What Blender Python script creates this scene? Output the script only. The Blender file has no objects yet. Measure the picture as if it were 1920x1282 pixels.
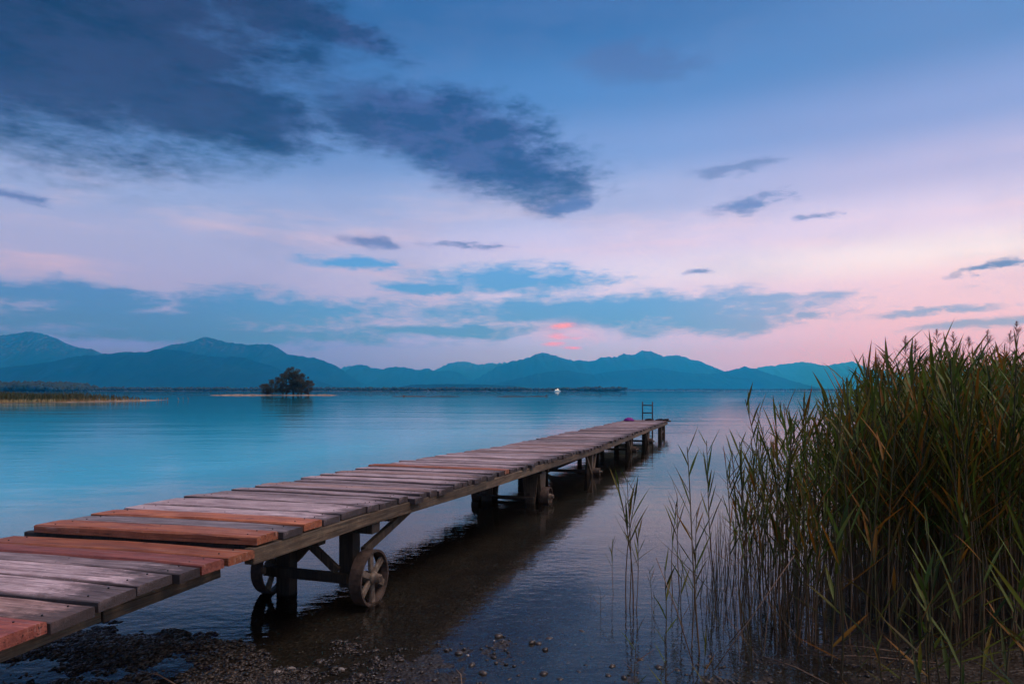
import bpy, bmesh, math, random
import numpy as np
from mathutils import Vector, Matrix, Quaternion

random.seed(7)
RNG = np.random.default_rng(11)
scene = bpy.context.scene
COL = scene.collection
R = math.radians

# ------------------------------------------------------------------ camera
F = 1300.0                       # focal length in photo pixels (photo 1920 wide)
HOR = 732.0                      # horizon row in the photo
EYE = 1.5
cam_d = bpy.data.cameras.new('camera')
cam_d.sensor_width = 36.0
cam_d.lens = 36.0 * F / 1920.0
cam_d.shift_y = (HOR - 641.0) / 1920.0
cam_d.clip_start = 0.05
cam_d.clip_end = 90000.0
cam = bpy.data.objects.new('camera', cam_d)
COL.objects.link(cam)
cam.location = (0, 0, EYE)
cam.rotation_euler = (R(90), 0, 0)
scene.camera = cam
scene.view_settings.view_transform = 'Standard'
scene.view_settings.look = 'None'
scene.view_settings.gamma = 1.0
scene.view_settings.exposure = 0.0
scene.view_settings.use_curve_mapping = False
scene.cycles.use_denoising = True
scene.cycles.max_bounces = 8
scene.cycles.diffuse_bounces = 3
scene.cycles.glossy_bounces = 3
scene.cycles.transmission_bounces = 4
scene.cycles.transparent_max_bounces = 12
scene.cycles.volume_bounces = 2
scene.cycles.sample_clamp_indirect = 4.0


def lin(c):
    return tuple(((v / 255.0) / 12.92 if v / 255.0 <= 0.04045 else ((v / 255.0 + 0.055) / 1.055) ** 2.4) for v in c)


def lin4(c):
    return lin(c) + (1.0,)


# ------------------------------------------------------------------ the air: haze figures used by the haze box and by the sky behind it
HAZE_DENS = 1.45e-4
HAZE_COL = (0.03, 0.57, 1.0)
HAZE_TOP = 1125.0
HAZE_HALF = 20500.0


def behind(c, el):
    """colour the open sky needs so that, seen through the haze at this elevation, it has colour c (srgb)"""
    path = min(HAZE_HALF, HAZE_TOP / max(1e-3, math.sin(R(max(el, .1)))))
    out = []
    for v, k, lim in zip(lin(c), HAZE_COL, (.17, .275, .49)):
        t = math.exp(-HAZE_DENS * path * k)
        out.append(max(0.02, min(3.2, (v - lim * (1 - t)) / t)))
    return tuple(out) + (1.0,)


# ------------------------------------------------------------------ world: dusk sky
SUN_AZ, SUN_EL = 112.0, 5.0     # afterglow: degrees right of the view axis, above the horizon
world = bpy.data.worlds.new('World')
scene.world = world
world.use_nodes = True
WN, WL = world.node_tree.nodes, world.node_tree.links
WN.clear()


def wn(kind, **kw):
    n = WN.new(kind)
    for k, v in kw.items():
        setattr(n, k, v)
    return n


def wmath(op, a, b=None, c=None):
    n = wn('ShaderNodeMath', operation=op)
    for i, v in enumerate((a, b, c)):
        if v is None:
            continue
        if isinstance(v, (int, float)):
            n.inputs[i].default_value = v
        else:
            WL.new(v, n.inputs[i])
    return n.outputs[0]


def wvec(op, a, b):
    n = wn('ShaderNodeVectorMath', operation=op)
    for i, v in enumerate((a, b)):
        if isinstance(v, tuple):
            n.inputs[i].default_value = v
        elif v is not None:
            WL.new(v, n.inputs[i])
    return n.outputs['Value'] if op == 'LENGTH' else n.outputs[0]


def wrange(v, a, b, c=0.0, d=1.0, smooth=True):
    n = wn('ShaderNodeMapRange')
    n.interpolation_type = 'SMOOTHSTEP' if smooth else 'LINEAR'
    WL.new(v, n.inputs['Value'])
    for k, x in zip(('From Min', 'From Max', 'To Min', 'To Max'), (a, b, c, d)):
        n.inputs[k].default_value = x
    return n.outputs[0]


def wmix(f, a, b):
    n = wn('ShaderNodeMix', data_type='RGBA')
    if isinstance(f, (int, float)):
        n.inputs[0].default_value = f
    else:
        WL.new(f, n.inputs[0])
    for i, v in ((6, a), (7, b)):
        if isinstance(v, tuple):
            n.inputs[i].default_value = v
        else:
            WL.new(v, n.inputs[i])
    return n.outputs[2]


def wnoise(vec, scale, detail=4.0, rough=0.55):
    n = wn('ShaderNodeTexNoise')
    n.inputs['Scale'].default_value = scale
    n.inputs['Detail'].default_value = detail
    n.inputs['Roughness'].default_value = rough
    WL.new(vec, n.inputs['Vector'])
    return n


tc = wn('ShaderNodeTexCoord')
DIR = tc.outputs['Generated']
sep = wn('ShaderNodeSeparateXYZ')
WL.new(DIR, sep.inputs[0])
AZ = wmath('ARCTAN2', sep.outputs[0], sep.outputs[1])
EL = wmath('ARCSINE', sep.outputs[2])
comb = wn('ShaderNodeCombineXYZ')
WL.new(AZ, comb.inputs[0])
WL.new(EL, comb.inputs[1])
P = comb.outputs[0]
# noise on the direction itself, drawn out sideways so that clouds are layered
dsq = wvec('MULTIPLY', DIR, (1.0, 1.0, 2.5))
n_big = wnoise(dsq, 5.5, 7.0, 0.62)
n_fine = wnoise(dsq, 15.0, 7.0, 0.66)
d1 = wvec('MULTIPLY', wvec('SUBTRACT', n_big.outputs['Color'], (0.5, 0.5, 0.5)), (0.25, 0.085, 0.0))
d2 = wvec('MULTIPLY', wvec('SUBTRACT', n_fine.outputs['Color'], (0.5, 0.5, 0.5)), (0.12, 0.032, 0.0))
PD = wvec('ADD', wvec('ADD', P, d1), d2)
d3 = wvec('MULTIPLY', wvec('SUBTRACT', n_big.outputs['Color'], (0.5, 0.5, 0.5)), (0.16, 0.034, 0.0))
PD2 = wvec('ADD', wvec('ADD', P, d3), wvec('MULTIPLY', d2, (0.9, 0.6, 0.0)))


def azel(x, y):
    a = math.atan((x - 960.0) / F)
    return a, math.atan((HOR - y) / F * math.cos(a))


def ell(field, cx, cy, rx, ry, tilt=0.0):
    """normalised distance to a flat elliptical cloud seen in a given direction"""
    a, e = azel(cx, cy)
    a1 = azel(cx + rx * .5, cy)[0] - azel(cx - rx * .5, cy)[0]
    e1 = azel(cx, cy - ry * .5)[1] - azel(cx, cy + ry * .5)[1]
    m = wn('ShaderNodeMapping', vector_type='TEXTURE')
    m.inputs['Location'].default_value = (a, e, 0)
    m.inputs['Rotation'].default_value = (0, 0, tilt)
    m.inputs['Scale'].default_value = (a1, e1, 1)
    WL.new(field, m.inputs['Vector'])
    return wvec('LENGTH', m.outputs[0], None)


def ell_back(field, a, e, ra, re):
    m = wn('ShaderNodeMapping', vector_type='TEXTURE')
    m.inputs['Location'].default_value = (R(a), R(e), 0)
    m.inputs['Scale'].default_value = (R(ra), R(re), 1)
    WL.new(field, m.inputs['Vector'])
    return wvec('LENGTH', m.outputs[0], None)


def union(items):
    o = items[0]
    for i in items[1:]:
        o = wmath('MINIMUM', o, i)
    return o


def ramp(fac, stops, top=40.0):
    n = wn('ShaderNodeValToRGB')
    cr = n.color_ramp
    cr.interpolation = 'EASE'
    while len(cr.elements) < len(stops):
        cr.elements.new(0.5)
    for e, (p, c) in zip(cr.elements, stops):
        e.position = p / top
        e.color = behind(c, p)
    WL.new(fac, n.inputs[0])
    return n.outputs[0]


n_hf = wnoise(wvec('MULTIPLY', DIR, (1.0, 1.0, 4.5)), 44.0, 4.0, 0.6)
FR = wmath('SUBTRACT', wmath('MULTIPLY_ADD', n_hf.outputs['Fac'], 0.38, wmath('MULTIPLY', n_fine.outputs['Fac'], 0.8)), 0.59)       # frays cloud edges


def fray(v, k):
    return wmath('MULTIPLY_ADD', FR, k, v)


elf = wrange(EL, 0.0, R(40), 0, 1, False)
left = ramp(elf, [(0, (92, 142, 200)), (3, (112, 152, 206)), (5.5, (150, 166, 212)), (8, (164, 170, 212)), (11, (164, 174, 216)),
                  (14, (150, 172, 218)), (18, (104, 148, 206)), (23, (66, 122, 184)), (28, (52, 108, 168)), (40, (34, 80, 140))])
mid = ramp(elf, [(0, (138, 160, 206)), (3, (168, 173, 213)), (6, (204, 191, 222)), (9, (216, 204, 230)), (12, (204, 198, 232)),
                 (15, (166, 180, 222)), (19, (122, 158, 214)), (23, (86, 138, 200)), (28, (58, 114, 176)), (40, (36, 84, 144))])
right = ramp(elf, [(0, (206, 160, 196)), (2.5, (226, 172, 200)), (5, (238, 186, 206)), (7.5, (242, 200, 216)), (9.5, (250, 226, 230)), (12, (228, 206, 230)),
                   (15.5, (184, 180, 220)), (19, (142, 160, 212)), (24, (96, 136, 194)), (40, (40, 86, 146))])
base = wmix(wrange(AZ, R(-24), R(9)), left, mid)
base = wmix(wrange(AZ, R(2), R(34)), base, right)
# the side of the sky opposite the afterglow is as dim as the left of the picture
base = wmix(wrange(wmath('ABSOLUTE', AZ), R(100), R(160)), base, left)

# thin bright cirrus veils
cir = wnoise(wvec('MULTIPLY', DIR, (1.2, 1.2, 7.0)), 3.2, 6.0, 0.6)
cirf = wmath('MULTIPLY', wrange(cir.outputs['Fac'], 0.46, 0.74), wmath('MULTIPLY', wrange(EL, R(3), R(9)), wrange(EL, R(19), R(11))))
base = wmix(wmath('MULTIPLY', cirf, 0.42), base, lin4((250, 232, 238)))
veil = wmath('MULTIPLY', wrange(n_big.outputs['Fac'], 0.42, 0.70), wrange(EL, R(4), R(9)))
base = wmix(wmath('MULTIPLY', veil, 0.16), base, lin4((120, 140, 196)))

# heavy cloud, upper left, and its neighbours
big = union([ell(PD, 120, 40, 560, 262, 0.02), ell(PD, 420, 205, 240, 100, -0.06), ell(PD, 855, 262, 262, 84, -0.26), ell(PD, 560, 30, 190, 46, -0.1),
             ell(PD, -420, 60, 420, 250, 0), ell_back(PD, -95, 24, 34, 9), ell_back(PD, 105, 27, 26, 6),
             ell_back(PD, 168, 22, 30, 8), ell_back(PD, -150, 40, 30, 9)])
bigm = wrange(fray(big, 1.1), 1.36, 0.56)
faint = union([ell(PD, 1195, 118, 130, 50, -0.1), ell(PD, 1360, 312, 95, 16, 0), ell(PD, 1010, 345, 150, 40, -.15), ell(PD, 1840, 500, 90, 10, .1)])
faintm = wmath('MULTIPLY', wrange(fray(faint, 1.6), 1.2, 0.35), 0.55)
cloud_dark = wmix(wrange(wmath('MULTIPLY_ADD', n_hf.outputs['Fac'], .22, n_big.outputs['Fac']), 0.47, 0.76), lin4((10, 14, 30)), lin4((44, 46, 78)))
cloud_mid = wmix(wrange(n_fine.outputs['Fac'], 0.4, 0.6), lin4((36, 58, 106)), lin4((66, 80, 136)))
cloud_big = wmix(wrange(AZ, R(-24), R(-6)), cloud_dark, cloud_mid)
base = wmix(faintm, base, lin4((84, 104, 160)))
base = wmix(wmath('MULTIPLY', bigm, 0.94), base, cloud_big)

# small dark scraps and the long low banks
scraps = union([ell(PD2, 1072, 383, 66, 14, 0), ell(PD2, 1396, 381, 66, 14, 0.16), ell(PD2, 1523, 403, 34, 6, 0.1), ell(PD2, 1325, 510, 32, 6, 0),
                ell(PD2, 715, 455, 62, 11, -0.05), ell(PD2, 868, 460, 58, 6, -0.08), ell(PD2, 15, 364, 60, 9, -0.1), ell(PD2, 1845, 500, 50, 5, .12)])
scrm = wrange(fray(scraps, 3.2), 1.5, 0.2)
base = wmix(wmath('MULTIPLY', scrm, 0.8), base, behind((88, 126, 184), 11))
banks = union([ell(PD2, 690, 496, 120, 14, -0.03), ell(PD2, 960, 522, 165, 26, -0.03), ell(PD2, 800, 538, 90, 9, 0),
               ell(PD2, 120, 552, 330, 26, -0.03), ell(PD2, 500, 582, 260, 34, 0), ell(PD2, 250, 600, 420, 30, 0), ell(PD2, 1130, 584, 430, 34, 0),
               ell(PD2, 1330, 600, 200, 28, 0), ell(PD2, 1440, 560, 150, 9, 0), ell(PD2, 1545, 585, 80, 10, 0), ell(PD2, 1770, 583, 110, 7, 0.05),
               ell(PD2, 1850, 604, 130, 10, 0.1), ell(PD2, 820, 622, 200, 14, 0), ell(PD2, 420, 628, 430, 20, 0), ell_back(PD2, -70, 7, 24, 2.0), ell_back(PD2, 85, 6, 30, 1.4),
               ell_back(PD2, 150, 8, 34, 2.2), ell_back(PD2, -130, 7, 26, 1.8)])
bankm = wrange(fray(banks, 2.3), 1.36, 0.42)
bank_col = wmix(wrange(AZ, R(8), R(28)), wmix(wrange(AZ, R(-30), R(-12)), behind((70, 142, 196), 6.5), behind((78, 154, 204), 6.5)), behind((146, 162, 204), 6.5))
base = wmix(wmath('MULTIPLY', bankm, 0.9), base, bank_col)
# last sunlit scraps of cloud
glow = union([ell(P, 1052, 611, 26, 6, 0.1), ell(P, 1060, 632, 34, 7, -0.08), ell(P, 1046, 643, 30, 5, 0.05), ell(P, 1076, 652, 18, 4, 0)])
base = wmix(wmath('MULTIPLY', wrange(fray(glow, 3.4), 1.3, -0.1), 0.9), base, behind((255, 150, 172), 4.5))

halo = ell(PD2, 1058, 626, 95, 30, 0.0)
base = wmix(wmath('MULTIPLY', wrange(fray(halo, 1.6), 1.2, 0.0), 0.30), base, behind((246, 170, 196), 4.5))

nish = wn('ShaderNodeTexSky', sky_type='NISHITA')
nish.sun_disc = False
nish.sun_elevation = R(SUN_EL)
nish.sun_rotation = R(SUN_AZ)
bg1 = wn('ShaderNodeBackground')
WL.new(base, bg1.inputs[0])
bg1.inputs[1].default_value = 1.0
bg2 = wn('ShaderNodeBackground')
WL.new(nish.outputs[0], bg2.inputs[0])
bg2.inputs[1].default_value = 0.004
addw = wn('ShaderNodeAddShader')
WL.new(bg1.outputs[0], addw.inputs[0])
WL.new(bg2.outputs[0], addw.inputs[1])
wout = wn('ShaderNodeOutputWorld')
WL.new(addw.outputs[0], wout.inputs['Surface'])
world.cycles.sampling_method = 'MANUAL'
world.cycles.sample_map_resolution = 512

# ------------------------------------------------------------------ broad warm fill lamp, added high at the right to brighten the foreground
fill_sun_d = bpy.data.lights.new('sun', 'SUN')
fill_sun_d.energy = 2.6
fill_sun_d.angle = R(50)
fill_sun_d.color = (1.0, 0.80, 0.72)
sun = bpy.data.objects.new('sun', fill_sun_d)
COL.objects.link(sun)
sv = Vector((math.sin(R(SUN_AZ)) * math.cos(R(SUN_EL + 55)), math.cos(R(SUN_AZ)) * math.cos(R(SUN_EL + 55)), math.sin(R(SUN_EL + 55))))
sun.rotation_euler = sv.to_track_quat('Z', 'Y').to_euler()
sun.location = (30, 20, 30)


# ------------------------------------------------------------------ helpers
def tag(o, label=None, cat=None, group=None, kind=None):
    if label:
        o['label'] = label
    if cat:
        o['category'] = cat
    if group:
        o['group'] = group
    if kind:
        o['kind'] = kind
    return o


def empty(name, loc=(0, 0, 0), rz=0.0):
    o = bpy.data.objects.new(name, None)
    o.empty_display_size = 0.2
    o.location = loc
    o.rotation_euler = (0, 0, rz)
    COL.objects.link(o)
    return o


def link(name, me, mat=None, parent=None, loc=None, smooth=False):
    if mat is not None and len(me.materials) == 0:
        me.materials.append(mat)
    if smooth:
        me.polygons.foreach_set('use_smooth', np.ones(len(me.polygons), bool))
    o = bpy.data.objects.new(name, me)
    COL.objects.link(o)
    if parent is not None:
        o.parent = parent
    if loc is not None:
        o.location = loc
    return o


def np_mesh(name, verts, faces, tint=None, tint2=None):
    """verts (n,3), faces (m,k) of one size k; tint: per-vertex float attributes"""
    verts = np.asarray(verts, np.float32)
    faces = np.asarray(faces, np.int32)
    me = bpy.data.meshes.new(name)
    me.vertices.add(len(verts))
    me.vertices.foreach_set('co', verts.ravel())
    m, k = faces.shape
    me.loops.add(m * k)
    me.loops.foreach_set('vertex_index', faces.ravel())
    me.polygons.add(m)
    me.polygons.foreach_set('loop_start', np.arange(m, dtype=np.int32) * k)
    me.update(calc_edges=True)
    for nm, t in (('tint', tint), ('tint2', tint2)):
        if t is not None:
            a = me.attributes.new(nm, 'FLOAT', 'POINT')
            a.data.foreach_set('value', np.asarray(t, np.float32))
    me.validate()
    return me


class MB:
    def __init__(s):
        s.v, s.f = [], []

    def add(s, vs, fs):
        o = len(s.v)
        s.v += [tuple(v) for v in vs]
        s.f += [tuple(i + o for i in f) for f in fs]
        return s

    def box(s, c, size, rot=None):
        h = [x / 2 for x in size]
        vs = []
        for z in (-1, 1):
            for (x, y) in ((-1, -1), (1, -1), (1, 1), (-1, 1)):
                p = Vector((x * h[0], y * h[1], z * h[2]))
                if rot is not None:
                    p = rot @ p
                vs.append(p + Vector(c))
        return s.add(vs, [(3, 2, 1, 0), (4, 5, 6, 7), (0, 1, 5, 4), (1, 2, 6, 5), (2, 3, 7, 6), (3, 0, 4, 7)])

    def beam(s, p0, p1, w, h, up=(0, 0, 1)):
        p0, p1 = Vector(p0), Vector(p1)
        d = (p1 - p0).normalized()
        up = Vector(up)
        if abs(d.dot(up)) > 0.98:
            up = Vector((1, 0, 0))
        x = d.cross(up).normalized()
        y = x.cross(d).normalized()
        vs = []
        for p in (p0, p1):
            for (a, b) in ((-1, -1), (1, -1), (1, 1), (-1, 1)):
                vs.append(p + x * (a * w / 2) + y * (b * h / 2))
        return s.add(vs, [(3, 2, 1, 0), (4, 5, 6, 7), (0, 1, 5, 4), (1, 2, 6, 5), (2, 3, 7, 6), (3, 0, 4, 7)])

    def tube(s, pts, rad, n=8, caps=True):
        pts = [Vector(p) for p in pts]
        rings = []
        for i, p in enumerate(pts):
            d = (pts[min(i + 1, len(pts) - 1)] - pts[max(i - 1, 0)]).normalized()
            up = Vector((0, 0, 1)) if abs(d.z) < 0.9 else Vector((1, 0, 0))
            x = d.cross(up).normalized()
            y = x.cross(d)
            r = rad[i] if isinstance(rad, (list, tuple)) else rad
            rings.append([p + x * (r * math.cos(2 * math.pi * k / n)) + y * (r * math.sin(2 * math.pi * k / n)) for k in range(n)])
        vs = [v for rg in rings for v in rg]
        fs = []
        for i in range(len(rings) - 1):
            for k in range(n):
                a, b = i * n + k, i * n + (k + 1) % n
                fs.append((a, b, b + n, a + n))
        if caps:
            fs.append(tuple(range(n))[::-1])
            fs.append(tuple((len(rings) - 1) * n + k for k in range(n)))
        return s.add(vs, fs)

    def revolve(s, axis_p, axis_d, prof, n=28, closed=True):
        """prof: list of (radius, offset along the axis)"""
        d = Vector(axis_d).normalized()
        up = Vector((0, 0, 1)) if abs(d.z) < .9 else Vector((1, 0, 0))
        x = d.cross(up).normalized()
        y = x.cross(d)
        vs, fs, m = [], [], len(prof)
        for k in range(n):
            t = 2 * math.pi * k / n
            e = x * math.cos(t) + y * math.sin(t)
            for (r, o) in prof:
                vs.append(Vector(axis_p) + d * o + e * r)
        for k in range(n):
            k2 = (k + 1) % n
            for i in range(m if closed else m - 1):
                j = (i + 1) % m
                fs.append((k * m + i, k * m + j, k2 * m + j, k2 * m + i))
        return s.add(vs, fs)

    def mesh(s, name, bevel=0.0):
        me = bpy.data.meshes.new(name)
        me.from_pydata(s.v, [], s.f)
        if bevel:
            bm = bmesh.new()
            bm.from_mesh(me)
            bmesh.ops.recalc_face_normals(bm, faces=bm.faces)
            bmesh.ops.bevel(bm, geom=list(bm.edges), offset=bevel, segments=1, affect='EDGES', profile=.6)
            bm.to_mesh(me)
            bm.free()
        me.update()
        return me

    def build(s, name, mat, parent=None, bevel=0.0, smooth=False):
        return link(name, s.mesh(name, bevel), mat, parent, smooth=smooth)


# value noise in numpy
_T = np.random.default_rng(5).random((256, 256))


def vnoise(x, y):
    x = np.asarray(x, float)
    y = np.asarray(y, float)
    xi, yi = np.floor(x).astype(int), np.floor(y).astype(int)
    fx, fy = x - xi, y - yi
    fx, fy = fx * fx * (3 - 2 * fx), fy * fy * (3 - 2 * fy)
    a, b = _T[xi % 256, yi % 256], _T[(xi + 1) % 256, yi % 256]
    c, d = _T[xi % 256, (yi + 1) % 256], _T[(xi + 1) % 256, (yi + 1) % 256]
    return (a * (1 - fx) + b * fx) * (1 - fy) + (c * (1 - fx) + d * fx) * fy


def fbm(x, y, o=4, g=0.5):
    s, a, n = 0, 1.0, 0
    for i in range(o):
        s = s + a * (vnoise(x * 2 ** i + 17.3 * i, y * 2 ** i + 9.1 * i) - 0.5)
        n += a
        a *= g
    return s / n * 2


def sstep(a, b, x):
    t = np.clip((np.asarray(x, float) - a) / (b - a), 0, 1)
    return t * t * (3 - 2 * t)


def px(x, y, z=0.0):
    """the point at height z seen at photo pixel x, y"""
    Y = F * (EYE - z) / (y - HOR)
    return Vector(((x - 960.0) / F * Y, Y, z))


# ------------------------------------------------------------------ materials
def material(name):
    m = bpy.data.materials.new(name)
    m.use_nodes = True
    nt = m.node_tree
    b = nt.nodes['Principled BSDF']
    return m, nt, nt.nodes, nt.links, b


def N(nodes, kind, **kw):
    n = nodes.new(kind)
    for k, v in kw.items():
        setattr(n, k, v)
    return n


def mixc(nodes, links, f, a, b, blend='MIX'):
    n = N(nodes, 'ShaderNodeMix', data_type='RGBA', blend_type=blend)
    for i, v in ((0, f), (6, a), (7, b)):
        if isinstance(v, (int, float, tuple)):
            n.inputs[i].default_value = v
        else:
            links.new(v, n.inputs[i])
    return n.outputs[2]


def mrange(nodes, links, v, a, b, c=0.0, d=1.0):
    n = N(nodes, 'ShaderNodeMapRange')
    links.new(v, n.inputs[0])
    for i, x in enumerate((a, b, c, d)):
        n.inputs[i + 1].default_value = x
    return n.outputs[0]


def noise(nodes, links, vec, scale, detail=4, rough=0.55):
    n = N(nodes, 'ShaderNodeTexNoise')
    n.inputs['Scale'].default_value = scale
    n.inputs['Detail'].default_value = detail
    n.inputs['Roughness'].default_value = rough
    if vec is not None:
        links.new(vec, n.inputs['Vector'])
    return n.outputs['Fac']


def vmul(nodes, links, vec, k):
    n = N(nodes, 'ShaderNodeVectorMath', operation='MULTIPLY')
    links.new(vec, n.inputs[0])
    n.inputs[1].default_value = k
    return n.outputs[0]


def bump(nodes, links, h, strength, dist, b, prev=None):
    n = N(nodes, 'ShaderNodeBump')
    n.inputs['Strength'].default_value = strength
    n.inputs['Distance'].default_value = dist
    links.new(h, n.inputs['Height'])
    if prev is not None:
        links.new(prev, n.inputs['Normal'])
    if b is not None:
        links.new(n.outputs[0], b.inputs['Normal'])
    return n.outputs[0]


def wood(name, dark, light, wear=None, axis=(2.2, 26.0, 26.0), rough=0.75, blotch=0.5, grime_and_shade=False):
    """weathered timber: grain runs along the object's first axis given by a small scale"""
    m, nt, nd, lk, b = material(name)
    t = N(nd, 'ShaderNodeTexCoord')
    oi = N(nd, 'ShaderNodeObjectInfo')
    off = N(nd, 'ShaderNodeVectorMath', operation='SCALE')
    cmb = N(nd, 'ShaderNodeCombineXYZ')
    for i in range(3):
        lk.new(oi.outputs['Random'], cmb.inputs[i])
    lk.new(cmb.outputs[0], off.inputs[0])
    off.inputs['Scale'].default_value = 37.0
    ad = N(nd, 'ShaderNodeVectorMath', operation='ADD')
    lk.new(t.outputs['Object'], ad.inputs[0])
    lk.new(off.outputs[0], ad.inputs[1])
    V = ad.outputs[0]
    g = noise(nd, lk, vmul(nd, lk, V, axis), 1.6, 6, 0.65)
    g2 = noise(nd, lk, vmul(nd, lk, V, tuple(a * (3.2 if a > 6 else 1.4) for a in axis)), 1.6, 3, 0.6)
    bl = noise(nd, lk, vmul(nd, lk, V, (2.2, 1.0, 1.0)), 4.5, 6, 0.68)
    c = mixc(nd, lk, mrange(nd, lk, g, 0.32, 0.68), dark + (1,), light + (1,))
    c = mixc(nd, lk, mrange(nd, lk, g2, 0.36, 0.52, 0.55, 0.0), c, tuple(v * .3 for v in dark) + (1,))
    c = mixc(nd, lk, mrange(nd, lk, bl, 0.40, 0.66, 0.0, blotch), c, tuple(v * .55 for v in dark) + (1,))
    # drying cracks along the grain, knots
    ck = noise(nd, lk, vmul(nd, lk, V, tuple(a * (4.5 if a > 6 else 1.1) for a in axis)), 1.0, 2, .5)
    c = mixc(nd, lk, mrange(nd, lk, ck, .375, .335, 0, .9), c, tuple(v * .14 for v in dark) + (1,))
    kn = N(nd, 'ShaderNodeTexVoronoi')
    kn.inputs['Scale'].default_value = 2.6
    lk.new(V, kn.inputs['Vector'])
    c = mixc(nd, lk, mrange(nd, lk, kn.outputs['Distance'], .075, .045, 0, .8), c, tuple(v * .3 for v in dark) + (1,))
    sk = noise(nd, lk, V, 55, 3, .7)
    c = mixc(nd, lk, mrange(nd, lk, sk, .60, .70, 0, .35), c, tuple(min(1, v * 1.35) for v in light) + (1,))
    if wear:
        w = noise(nd, lk, vmul(nd, lk, V, (axis[0] * 2.5, axis[1] * .5, axis[2] * .5)), 1.3, 6, 0.7)
        c = mixc(nd, lk, mrange(nd, lk, w, 0.58, 0.66, 0, 0.75), c, wear + (1,))
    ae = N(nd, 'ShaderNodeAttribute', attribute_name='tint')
    c = mixc(nd, lk, mrange(nd, lk, ae.outputs['Fac'], .15, .8, 0, .82 if grime_and_shade else .25), c, (0.022, 0.017, 0.015, 1))  # board sides painted dark to deepen the shade in the gaps
    if grime_and_shade:
        # dirt worked into the boards towards their outer end
        sy = N(nd, 'ShaderNodeSeparateXYZ')
        lk.new(t.outputs['Object'], sy.inputs[0])
        gr = N(nd, 'ShaderNodeMath', operation='MULTIPLY_ADD')
        lk.new(bl, gr.inputs[0])
        gr.inputs[1].default_value = -.9
        lk.new(sy.outputs[1], gr.inputs[2])
        c = mixc(nd, lk, mrange(nd, lk, gr.outputs[0], -1.06, -1.26, 0, .8), c, (0.035, 0.028, 0.028, 1))
    hv = N(nd, 'ShaderNodeHueSaturation')
    lk.new(c, hv.inputs['Color'])
    lk.new(mrange(nd, lk, oi.outputs['Random'], 0, 1, 0.60, 1.25), hv.inputs['Value'])
    lk.new(hv.outputs[0], b.inputs['Base Color'])
    lk.new(mrange(nd, lk, g2, .3, .7, rough - .14, rough + .14), b.inputs['Roughness'])
    n1 = bump(nd, lk, g2, 0.55, 0.004, None)
    bump(nd, lk, g, 0.5, 0.006, b, n1)
    return m


M = {}
M['plank'] = wood('weathered_plank', (0.22, 0.145, 0.150), (0.74, 0.59, 0.61), wear=(0.62, 0.55, 0.56), axis=(26, 1.7, 26), grime_and_shade=True)
M['plank_brown'] = wood('brown_plank', (0.20, 0.108, 0.090), (0.60, 0.41, 0.37), wear=(0.62, 0.50, 0.47), axis=(26, 1.7, 26), grime_and_shade=True)
M['plank_dark'] = wood('dark_plank', (0.13, 0.11, 0.12), (0.40, 0.34, 0.35), axis=(26, 1.7, 26), grime_and_shade=True)
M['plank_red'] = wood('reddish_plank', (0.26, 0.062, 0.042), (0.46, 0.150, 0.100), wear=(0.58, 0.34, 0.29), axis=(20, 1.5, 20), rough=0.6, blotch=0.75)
M['plank_orange'] = wood('orange_plank', (0.33, 0.085, 0.030), (0.54, 0.200, 0.095), wear=(0.64, 0.42, 0.34), axis=(20, 1.5, 20), rough=0.6, blotch=0.7)
M['beam'] = wood('old_beam', (0.060, 0.043, 0.028), (0.22, 0.160, 0.100), axis=(1.7, 26, 26))
M['post'] = wood('old_post', (0.022, 0.017, 0.013), (0.07, 0.054, 0.040), axis=(22, 22, 1.7))
M['board'] = wood('brown_board', (0.06, 0.043, 0.028), (0.18, 0.130, 0.085), axis=(22, 22, 1.7))


def simple(name, col, rough=0.6, metal=0.0, var=0.35, scale=9.0, col2=None, bumpd=0.003):
    m, nt, nd, lk, b = material(name)
    t = N(nd, 'ShaderNodeTexCoord')
    n = noise(nd, lk, t.outputs['Object'], scale, 5, .62)
    c2 = col2 if col2 else tuple(v * (1 - var) for v in col)
    lk.new(mixc(nd, lk, mrange(nd, lk, n, .36, .64), tuple(c2) + (1,), tuple(col) + (1,)), b.inputs['Base Color'])
    b.inputs['Roughness'].default_value = rough
    b.inputs['Metallic'].default_value = metal
    if bumpd:
        bump(nd, lk, n, 0.5, bumpd, b)
    return m


M['iron'] = simple('rusty_iron', (0.075, 0.050, 0.038), 0.75, 0.0, scale=22, col2=(0.026, 0.017, 0.013))
M['iron_pale'] = simple('worn_iron', (0.20, 0.16, 0.12), 0.72, 0.0, scale=26, col2=(0.07, 0.05, 0.036))
M['black_metal'] = simple('dark_metal', (0.02, 0.02, 0.022), 0.45, 0.3, scale=20, bumpd=0)
M['purple'] = simple('purple_cloth', (0.24, 0.012, 0.26), 0.8, scale=14, col2=(0.12, 0.01, 0.16))
M['black_cloth'] = simple('black_cloth', (0.012, 0.012, 0.014), 0.85, scale=14)
M['white_paint'] = simple('white_boat_paint', (0.78, 0.74, 0.68), 0.4, scale=.6, var=.06, bumpd=0)
M['boat_dark'] = simple('boat_red_trim', (0.42, 0.10, 0.06), 0.5, scale=.6, bumpd=0)
m, nt, nd, lk, b = material('lit_cabin_window')
b.inputs['Base Color'].default_value = (.6, .45, .25, 1)
b.inputs['Emission Color'].default_value = (1, .78, .5, 1)
b.inputs['Emission Strength'].default_value = 1.6
M['lit'] = m
M['bark'] = simple('tree_bark', (0.06, 0.05, 0.04), 0.9, scale=3)
M['twig'] = simple('dry_reed_stalk', (0.26, 0.175, 0.11), 0.7, scale=8, col2=(0.10, 0.06, 0.04))


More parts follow.
